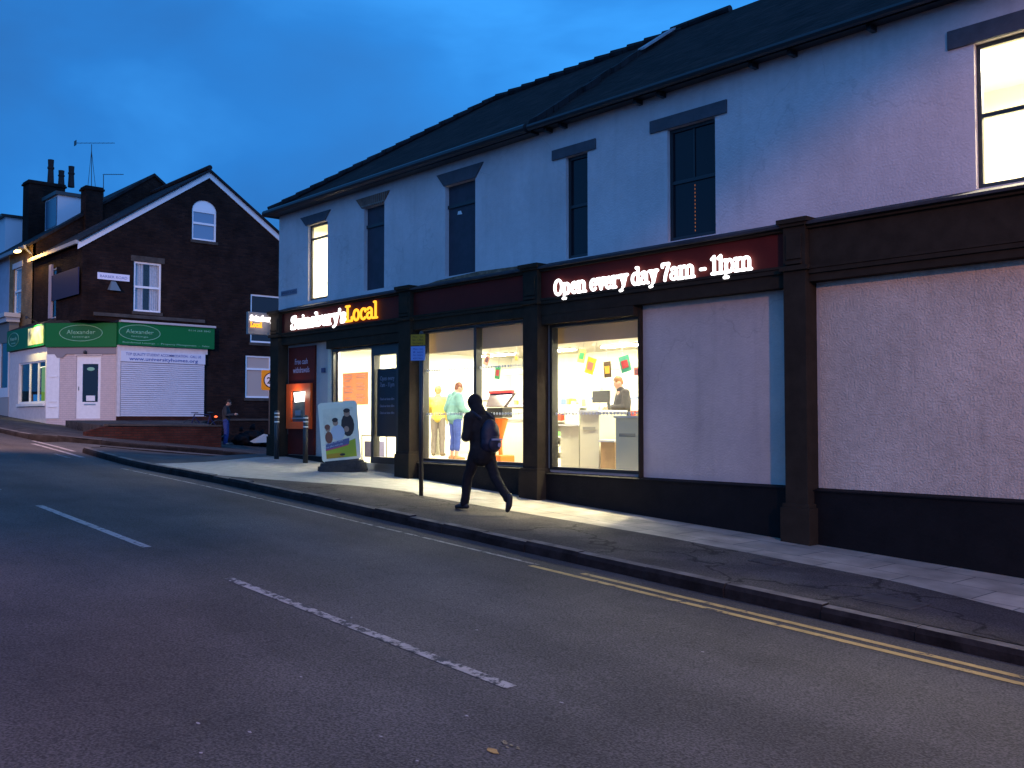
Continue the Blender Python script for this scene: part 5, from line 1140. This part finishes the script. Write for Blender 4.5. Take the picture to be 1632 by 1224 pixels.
# ------------------------------------------------------------ next house up the hill
h2 = thing('terraced_house', (-46, 14, 2.4), 'taller terraced house with buff brick and pale blue painted front beyond the corner house', 'house')
ZE2 = 9.25; YA2 = 17.19; ZA2 = 12.95; X2 = -43.0; XBR = PY(15, 450, YF).x
ub = (PY(22, 460, YF).x, PY(34, 460, YF).x, 6.5, 8.45)
g = MB(); g.wall(FF, XBR, X2, 1.5, ZE2, [ub], .12); g.build('front_wall', M_BRICK_Y, h2)
g = MB(); g.wall(FS(YF-.01), -60, XBR, 1.5, ZE2, [], .12); g.build('painted_wall', M_BLUEWALL, h2)
g = MB(); g.face([(X2, YF, 3), (X2, 22.2, 3), (X2, 22.2, ZE2), (X2, YA2, ZA2), (X2, YF, ZE2)]); g.face([(X2-.2, YF, 3), (X2-.2, 22.2, 3), (X2-.2, 22.2, ZE2), (X2-.2, YA2, ZA2), (X2-.2, YF, ZE2)]); g.build('party_gable', M_BRICK, h2)
upvc(FF, ub, 7.45, h2, curtains=True, fr_=.06)
g = MB(); fbox(g, FF, ub[0]-.15, ub[1]+.15, ub[3]+.005, ub[3]+.24, -.02, .03); g.build('lintel', mat('white lintel', (.60, .60, .62), .6), h2)
r2 = roofshell('roof', [[(X2+.1, YF-.25, ZE2-.1), (-60, YF-.25, ZE2-.1), (-60, YA2, ZA2+.05), (X2+.1, YA2, ZA2+.05)], [(-60, 22.4, ZE2-.1), (X2+.1, 22.4, ZE2-.1), (X2+.1, YA2, ZA2+.05), (-60, YA2, ZA2+.05)]], M_SLATE2, h2, th=.1)
g = MB(); g.box(-60, X2, YF-.36, YF-.26, ZE2-.26, ZE2-.12); g.tube((X2-.1, YF-.31, ZE2-.2), (X2-.1, YF-.02, ZE2-.45), .04); g.build('gutter', mat('grey gutter', (.22, .24, .27), .5), h2)
def stack(X0, X1, Y0, Y1, zb, zt, pots, parent, mt=M_BRICK):
    g = MB(); g.box(X0, X1, Y0, Y1, zb, zt-.16); g.box(X0-.06, X1+.06, Y0-.06, Y1+.06, zt-.16, zt-.08); g.box(X0-.02, X1+.02, Y0-.02, Y1+.02, zt-.08, zt); c = g.build('chimney', mt, parent)
    for (px_, py_, hh) in pots:
        g = MB(); g.tube((px_, py_, zt), (px_, py_, zt+hh*.62), .15, .12, n=14); g.tube((px_, py_, zt+hh*.62), (px_, py_, zt+hh*.70), .15, .15, n=14); g.tube((px_, py_, zt+hh*.70), (px_, py_, zt+hh), .12, .135, n=14); g.build('chimney_pot', mat('sooty clay', (.03, .02, .02), .9), c)
XS = -48.0
y0 = PX(46, 300, XS).y; y1 = PX(104, 300, XS).y
stack(XS-.9, XS, y0, y1, 9.3, PX(80, 291, XS).z, [(XS-.3, PX(81, 270, XS-.3).y, 1.15), (XS-.3, PX(98, 270, XS-.3).y, .72), (XS-.3, PX(118, 270, XS-.3).y-.12, 1.0)], h2)
y0 = PX(137, 320, X2+.3).y; y1 = PX(164, 320, X2+.3).y
stack(X2-.35, X2+.3, y0, y1, 9.8, PX(150, 297, X2+.3).z, [], h2)
# dormer with white cheek
XD = -45.4; y0 = PX(92, 330, XD).y; y1 = 16.2
zt = PX(110, 313, XD).z; z_at = lambda y: ZE2+(ZA2-ZE2)*(y-YF)/(YA2-YF)
g = MB(); g.hull8([(XD, y0, z_at(y0)-.1), (XD, y0, zt), (XD, y1, zt)], [(XD-1.75, y0, z_at(y0)-.1), (XD-1.75, y0, zt), (XD-1.75, y1, zt)]); dm = g.build('dormer', mat('white dormer cladding', (.55, .60, .68), .6, .3), h2)
g = MB(); g.box(XD-1.9, XD+.10, y0-.12, y1, zt+.003, zt+.16); g.build('dormer_roof', M_GUTTER, dm)
FD = FS(y0-.01); g = MB(); fbox(g, FD, XD-1.6, XD-.12, z_at(y0)+.1, zt-.08, 0, .02); g.build('window', mat('dormer glass', (.05, .10, .17), .2, .7), dm)
# second dormer further along
XD2 = -51.0; y0 = PX(0, 360, XD2).y-1.0; zt2 = PX(20, 347, XD2).z
g = MB(); g.hull8([(XD2, 13.2, z_at(13.2)-.1), (XD2, 13.2, zt2), (XD2, 17.0, zt2), (XD2, 17.0, z_at(13.2)-.1)], [(XD2-3, 13.2, z_at(13.2)-.1), (XD2-3, 13.2, zt2), (XD2-3, 17.0, zt2), (XD2-3, 17.0, z_at(13.2)-.1)]); g.build('dormer', MATS['white dormer cladding'], h2)
g = MB(); g.box(XD2-3.1, XD2+.12, 13.0, 17.0, zt2+.003, zt2+.12); g.build('dormer_roof', M_GUTTER, h2)
# shopfront of that house: bay with white cornice
g = MB(); g.box(-60, -44.1, YF-.75, YF-.12, 6.25, 6.42); g.box(-60, -44.2, YF-.65, YF-.12, 6.05, 6.25); g.build('shop_cornice', mat('white cornice', (.5, .5, .52), .6), h2)
g = MB(); g.box(-60, -44.3, YF-.5, YF-.12, 5.2, 6.05); g.build('shop_fascia', mat('dull fascia', (.18, .17, .16), .6), h2)
g = MB(); g.box(-47.4, -46.2, YF-.53, YF-.505, 5.45, 5.85); g.build('glow_panel', emat('lit yellow panel', (1, .85, .3), .7), h2)
g = MB(); g.box(-60, -44.3, YF-.46, YF-.12, 3.3, 5.2); g.build('shop_glass', M_DULLGLASS, h2)
g = MB()
for x_ in (-44.4, -45.6, -46.9, -48.4): g.box(x_, x_+.1, YF-.50, YF-.461, 3.3, 5.2)
g.box(-60, -44.2, YF-.52, YF-.12, 2.9, 3.3); g.build('shop_frame', M_WHITE, h2)
g = MB(); g.box(-60, -44.2, YF-.5, YF-.12, 1.8, 2.9); g.build('stall_riser', mat('pale stall riser', (.4, .36, .34), .7), h2)

# lamp under the eaves that lights the buff brick
lp = PY(28, 399, YF-.55)
t = thing('wall_floodlight', lp, 'lit orange floodlight under the gutter of the buff brick house', 'floodlight')
g = MB(); g.box(lp.x-.38, lp.x+.30, lp.y-.05, lp.y+.12, lp.z-.02, lp.z+.10); g.build('housing', M_GUTTER, t)
g = MB(); g.ball((lp.x, lp.y, lp.z-.04), (.34, .12, .06), 14, 8); g.build('lamp', emat('sodium lamp', (1, .62, .22), 9), t, smooth=True)
l = bpy.data.lights.new('lamp_light', 'POINT'); l.energy = 130; l.color = (1, .55, .12); l.shadow_soft_size = .1; lo = bpy.data.objects.new('lamp_light', l); C.objects.link(lo); lo.parent = t; lo.location = (1.05, -.02, -.25)
# added lamp that puts a yellow wash on the front green fascia
pl = PY(60, 533, YSF-.12); t = thing('added_fascia_lamp', (pl.x, YSF-.7, 5.7), 'added small swan-neck lamp brightening the front green fascia', 'wall lamp')
g = MB(); g.tube((pl.x, YSF-.1, 5.66), (pl.x, YSF-.55, 5.86), .012, n=6); g.build('arm', M_POLE, t); g = MB(); g.tube((pl.x, YSF-.55, 5.88), (pl.x, YSF-.50, 5.80), .03, .07, n=10); g.build('shade', M_POLE, t)
l = bpy.data.lights.new('lamp_light', 'SPOT'); l.energy = 420; l.color = (1, .85, .35); l.spot_size = R_(120); l.spot_blend = .8; l.shadow_soft_size = .05
lo = bpy.data.objects.new('lamp_light', l); C.objects.link(lo); lo.parent = t; lo.location = Vector((pl.x, YSF-.60, 5.74))-ORG[t.name]; lo.rotation_euler = (R_(35), 0, 0)

# TV aerials
def aerial(X, x_mast, y_top, y_bot, x0, x1, yb0, lab, tri_=False):
    a = PX(x_mast, y_bot, X); b = PX(x_mast, y_top, X); t = thing('tv_aerial', a, lab, 'aerial', 'aerials on the house roofs')
    g = MB(); g.tube(a-Vector((0, 0, .6)), b, .018, n=6)
    if tri_: g.tube(a+Vector((0, -.22, -.5)), b-Vector((0, 0, .3)), .012, n=5); g.tube(a+Vector((0, .25, -.5)), b-Vector((0, 0, .3)), .012, n=5)
    g.build('mast', M_POLE, t)
    g = MB(); p0 = PX(x0, yb0, X); p1 = PX(x1, yb0, X); g.tube(p0, p1, .014, n=6)
    n_ = 9
    for i in range(n_):
        q = p0.lerp(p1, (i+.3)/n_); g.tube(q-Vector((.12, 0, 0)), q+Vector((.12, 0, 0)), .006, n=5)
    g.box(p0.x-.15, p0.x+.15, p0.y-.01, p0.y+.01, p0.z-.12, p0.z+.12) if tri_ else None
    g.build('boom', M_POLE, t)
aerial(-48.5, 146, 230, 300, 120, 183, 228, 'tall television aerial on guyed poles behind the two chimney stacks', True)
aerial(-44.2, 165, 279, 305, 164, 197, 278, 'short television aerial right of the second chimney stack')

# ------------------------------------------------------------ forecourt walls
XW = -29.5
t = thing('garden_wall', (XW, 12.3, 1.3), 'low dark brick retaining wall with stone coping in front of the shutter', 'wall')
def wtop(y): return 1.80-.012*(y-10.6)
g = MB(); g.hull8([(XW, 9.9, gz(XW, 9.9)-.3), (XW, 14.1, gz(XW, 14.1)-.3), (XW, 14.1, 1.73), (XW, 10.5, 1.77), (XW, 9.9, 1.60)], [(XW-.25, 9.9, gz(XW, 9.9)-.3), (XW-.25, 14.1, gz(XW, 14.1)-.3), (XW-.25, 14.1, 1.73), (XW-.25, 10.5, 1.77), (XW-.25, 9.9, 1.60)]); g.build('brickwork', M_BRICK_R, t)
g = MB(); slopebox(g, XW-.28, XW+.03, 10.5, 1.773, 14.12, 1.733, 0, .05); g.build('coping', M_STONE, t)
g = MB(); g.hull8([(XW-.26, 10.6, .5), (XG+.3, 11.6, .5), (XG+.3, 17.0, .5), (-35.6, 16.2, .5), (XW-.26, 14.1, .5)], [(XW-.26, 10.6, 1.76), (XG+.3, 11.6, 1.93), (XG+.3, 17.0, 1.93), (-35.6, 16.2, 1.85), (XW-.26, 14.1, 1.73)])
tag(g.build('terrace', M_PAVE_ASPH, None), kind='structure')
# yard wall behind the man
t = thing('yard_wall', (-36, 19, 1.2), 'low grey-topped yard wall running behind the man in jeans', 'wall')
g = MB(); g.box(-36.2, -35.95, 17.4, 23, 0, 1.92); g.build('brickwork', M_BRICK, t); g = MB(); g.box(-36.24, -35.91, 17.4, 23, 1.922, 2.0); g.build('coping', M_STONE, t)
# dark bin bags and a pale bag at the foot of the wall
M_BIN = mat('black bin bag', (.006, .006, .008), .8, .1)
def bag(P, r, m, lab, nm='bin_bag', grp='rubbish bags by the yard wall'):
    g = MB(); g.ball(P+Vector((0, 0, r*.62)), (r, r, r*.7), 28, 20); g.tube(P+Vector((0, 0, r*1.5)), P+Vector((0.02, 0, r*1.9)), r*.25, r*.12, n=8)
    o = g.build(nm, m, None, smooth=True)
    for v in o.data.vertices: v.co += v.normal*r*(.30*noise.noise(v.co*4.5)+.16*noise.noise(v.co*11))
    tag(o, lab, 'rubbish bag', grp)
def bpos(px_, X): 
    y = PX(px_, 700, X).y; return Vector((X, y, gz(X, y)))
bag(bpos(384, -33.6), .34, M_BIN, 'black bin bag nearest to the man in jeans')
bag(bpos(402, -33.8), .42, M_BIN, 'biggest black bin bag in the middle of the heap')
bag(bpos(417, -34.2), .33, M_BIN, 'black bin bag at the right end of the heap')
p = bpos(418, -32.6); g = MB(); g.hull8([p+Vector((0, -.5, .25)), p+Vector((0, .4, .22)), p+Vector((.3, .4, .22)), p+Vector((.3, -.5, .2))], [p+Vector((.1, .0, .52)), p+Vector((.1, .45, .42)), p+Vector((.2, .45, .42)), p+Vector((.2, .05, .5))])
tag(g.build('carrier_bag', mat('pale carrier bag', (.30, .32, .32), .5), None), 'crumpled pale bag in front of the black rubbish bags', 'carrier bag')
# small orange rear light and blue box beside the man
p = PX(344, 664, -34.3); t = thing('parked_bicycle', Vector((p.x, p.y, gz(p.x, p.y))), 'bicycle with a glowing rear light half hidden behind the low wall', 'bicycle')
z0 = gz(p.x, p.y)
g = MB(); g.ball(p, (.035, .06, .035), 10, 8); g.build('rear_light', emat('red orange light', (1, .10, .03), 3.5), t, smooth=True)
for yy in (p.y+.1, p.y-1.0):
    g = MB(); n_ = 24; c = Vector((p.x, yy, z0+.50))
    for i in range(n_): a0, a1 = 2*math.pi*i/n_, 2*math.pi*(i+1)/n_; g.tube(c+Vector((0, .33*math.cos(a0), .33*math.sin(a0))), c+Vector((0, .33*math.cos(a1), .33*math.sin(a1))), .018, n=6)
    for i in range(8): a0 = math.pi*i/8; g.tube(c+Vector((0, .33*math.cos(a0), .33*math.sin(a0))), c-Vector((0, .33*math.cos(a0), .33*math.sin(a0))), .003, n=4)
    g.build('wheel', M_GUTTER, t)
g = MB(); c0 = Vector((p.x, p.y+.1, z0+.5)); c1 = Vector((p.x, p.y-1.0, z0+.5)); bb = Vector((p.x, p.y-.38, z0+.46)); st = Vector((p.x, p.y-.22, z0+1.02)); hd = Vector((p.x, p.y-.82, z0+1.05))
for a_, b_ in ((c0, bb), (bb, st), (st, hd), (bb, hd-Vector((0, 0, .12))), (c0, st-Vector((0, .02, .1))), (c1, hd)): g.tube(a_, b_, .02, n=8)
g.build('frame', mat('blue frame', (.010, .012, .06), .5), t); g = MB(); g.ball(st+Vector((0, 0, .08)), (.07, .13, .04)); g.build('saddle', M_GUTTER, t)
g = MB(); g.tube(hd+Vector((-.28, 0, .05)), hd+Vector((.28, 0, .05)), .015); g.build('handlebar', M_GUTTER, t)

# ------------------------------------------------------------ small things on the road and pavement
p = hitroad(785, 1198); g = MB()
def blob(cx, cy, r, n=9, z=.006):
    pts = [(cx+r*random.uniform(.6, 1.2)*math.cos(2*math.pi*i/n), cy+r*.6*random.uniform(.6, 1.2)*math.sin(2*math.pi*i/n)) for i in range(n)]
    g.hull8([(a, b, rz_(a, b)+.004) for a, b in pts], [(a, b, rz_(a, b)+z) for a, b in pts])
blob(p.x, p.y, .045); tag(g.build('paint_blotch', mat('ochre splash', (.32, .20, .07), .8, var=.3, vscale=30), None), 'ochre paint blotch on the road at the bottom of the picture', 'paint splash')
g = MB(); q0 = hitroad(812, 1190)
for k in range(10): blob(q0.x+random.uniform(-.09, .07), q0.y+random.uniform(-.03, .03), random.uniform(.008, .018))
tag(g.build('paint_splash', mat('dull cream splash', (.20, .17, .11), .8), None), 'speckled cream splash beside the ochre blotch on the road', 'paint splash')
for k, (px_, py_) in enumerate(((316, 1154), (320, 1201), (607, 1175), (744, 1142), (665, 1214), (895, 1121), (398, 1168), (560, 985), (760, 1005), (1120, 1040), (480, 1080))):
    q = hitroad(px_, py_); g = MB(); blob(q.x, q.y, random.uniform(.012, .02) if py_ > 1100 else .015)
    tag(g.build('gum_spot', mat('pale gum', (.26, .24, .26), .8), None), 'flattened pale chewing gum spot on the dark road', 'gum spot', 'pale gum spots on the road')
# inspection covers in the pavement
M_CVR = mat('cast iron cover', (.05, .045, .045), .6, .4, var=.3, vscale=10, bump=.004, bscale=80)
def cover(x, y, w, d, lab):
    p = ground_at(x, y); t = thing('inspection_cover', p, lab, 'manhole cover', 'covers let into the pavement')
    g = MB(); g.hull8([(p.x+a, p.y+b, gz(p.x+a, p.y+b)+.005) for a, b in ((-w, -d), (w, -d), (w, d), (-w, d))], [(p.x+a, p.y+b, gz(p.x+a, p.y+b)+.012) for a, b in ((-w, -d), (w, -d), (w, d), (-w, d))]); g.build('frame', M_METAL if False else MATS['cast iron cover'], t)
    g = MB(); w *= .86; d *= .8; g.hull8([(p.x+a, p.y+b, gz(p.x+a, p.y+b)+.0125) for a, b in ((-w, -d), (w, -d), (w, d), (-w, d))], [(p.x+a, p.y+b, gz(p.x+a, p.y+b)+.016) for a, b in ((-w, -d), (w, -d), (w, d), (-w, d))]); g.build('lid', M_CVR, t)
cover(1222, 897, .16, .12, 'small iron cover in the flags left of the right-hand pilaster')
cover(1420, 960, .28, .2, 'larger iron cover in the asphalt near the right end of the kerb')

# ------------------------------------------------------------ street lamps of the road (outside the picture; they light the wall and the road)
def street_lamp(x, y, h, lab, power, tilt, size, col=(1, .42, .20), az=0, blend=.25):
    z0 = gz(x, y); t = thing('street_lamp', (x, y, z0), lab, 'street lamp', 'street lamps on the opposite pavement')
    g = MB(); g.tube((x, y, z0-.2), (x, y, z0+1.4), .09, .08, n=12); g.tube((x, y, z0+1.4), (x, y, h+.1), .06, .045, n=12); g.tube((x, y, h+.1), (x, y+.9, h+.2), .035, n=10); g.build('column', M_POLE, t)
    g = MB(); g.ball((x, y+1.15, h+.17), (.14, .36, .08), 16, 10); g.build('lantern', mat('lantern grey', (.2, .2, .2), .5), t, smooth=True)
    l = bpy.data.lights.new('sodium_light', 'SPOT'); l.energy = power; l.color = col; l.spot_size = R_(size); l.spot_blend = blend; l.shadow_soft_size = .12
    lo = bpy.data.objects.new('sodium_light', l); C.objects.link(lo); lo.parent = t; lo.location = Vector((x, y+1.2, h+.02))-Vector((x, y, z0)); lo.rotation_euler = (R_(tilt), 0, R_(az))
street_lamp(7.5, .2, 7.3, 'street lamp across the road nearest the right end of the shop', 4700, 32, 138, col=(1, .42, .19), blend=.10)
street_lamp(-24, .2, 7.6, 'street lamp across the road opposite the side street', 8000, 62, 84, col=(1, .58, .44), az=38, blend=.6)
street_lamp(-9, -.8, 8.0, 'street lamp behind the camera lighting the carriageway', 900, -4, 84, col=(1, .32, .20), blend=.9)
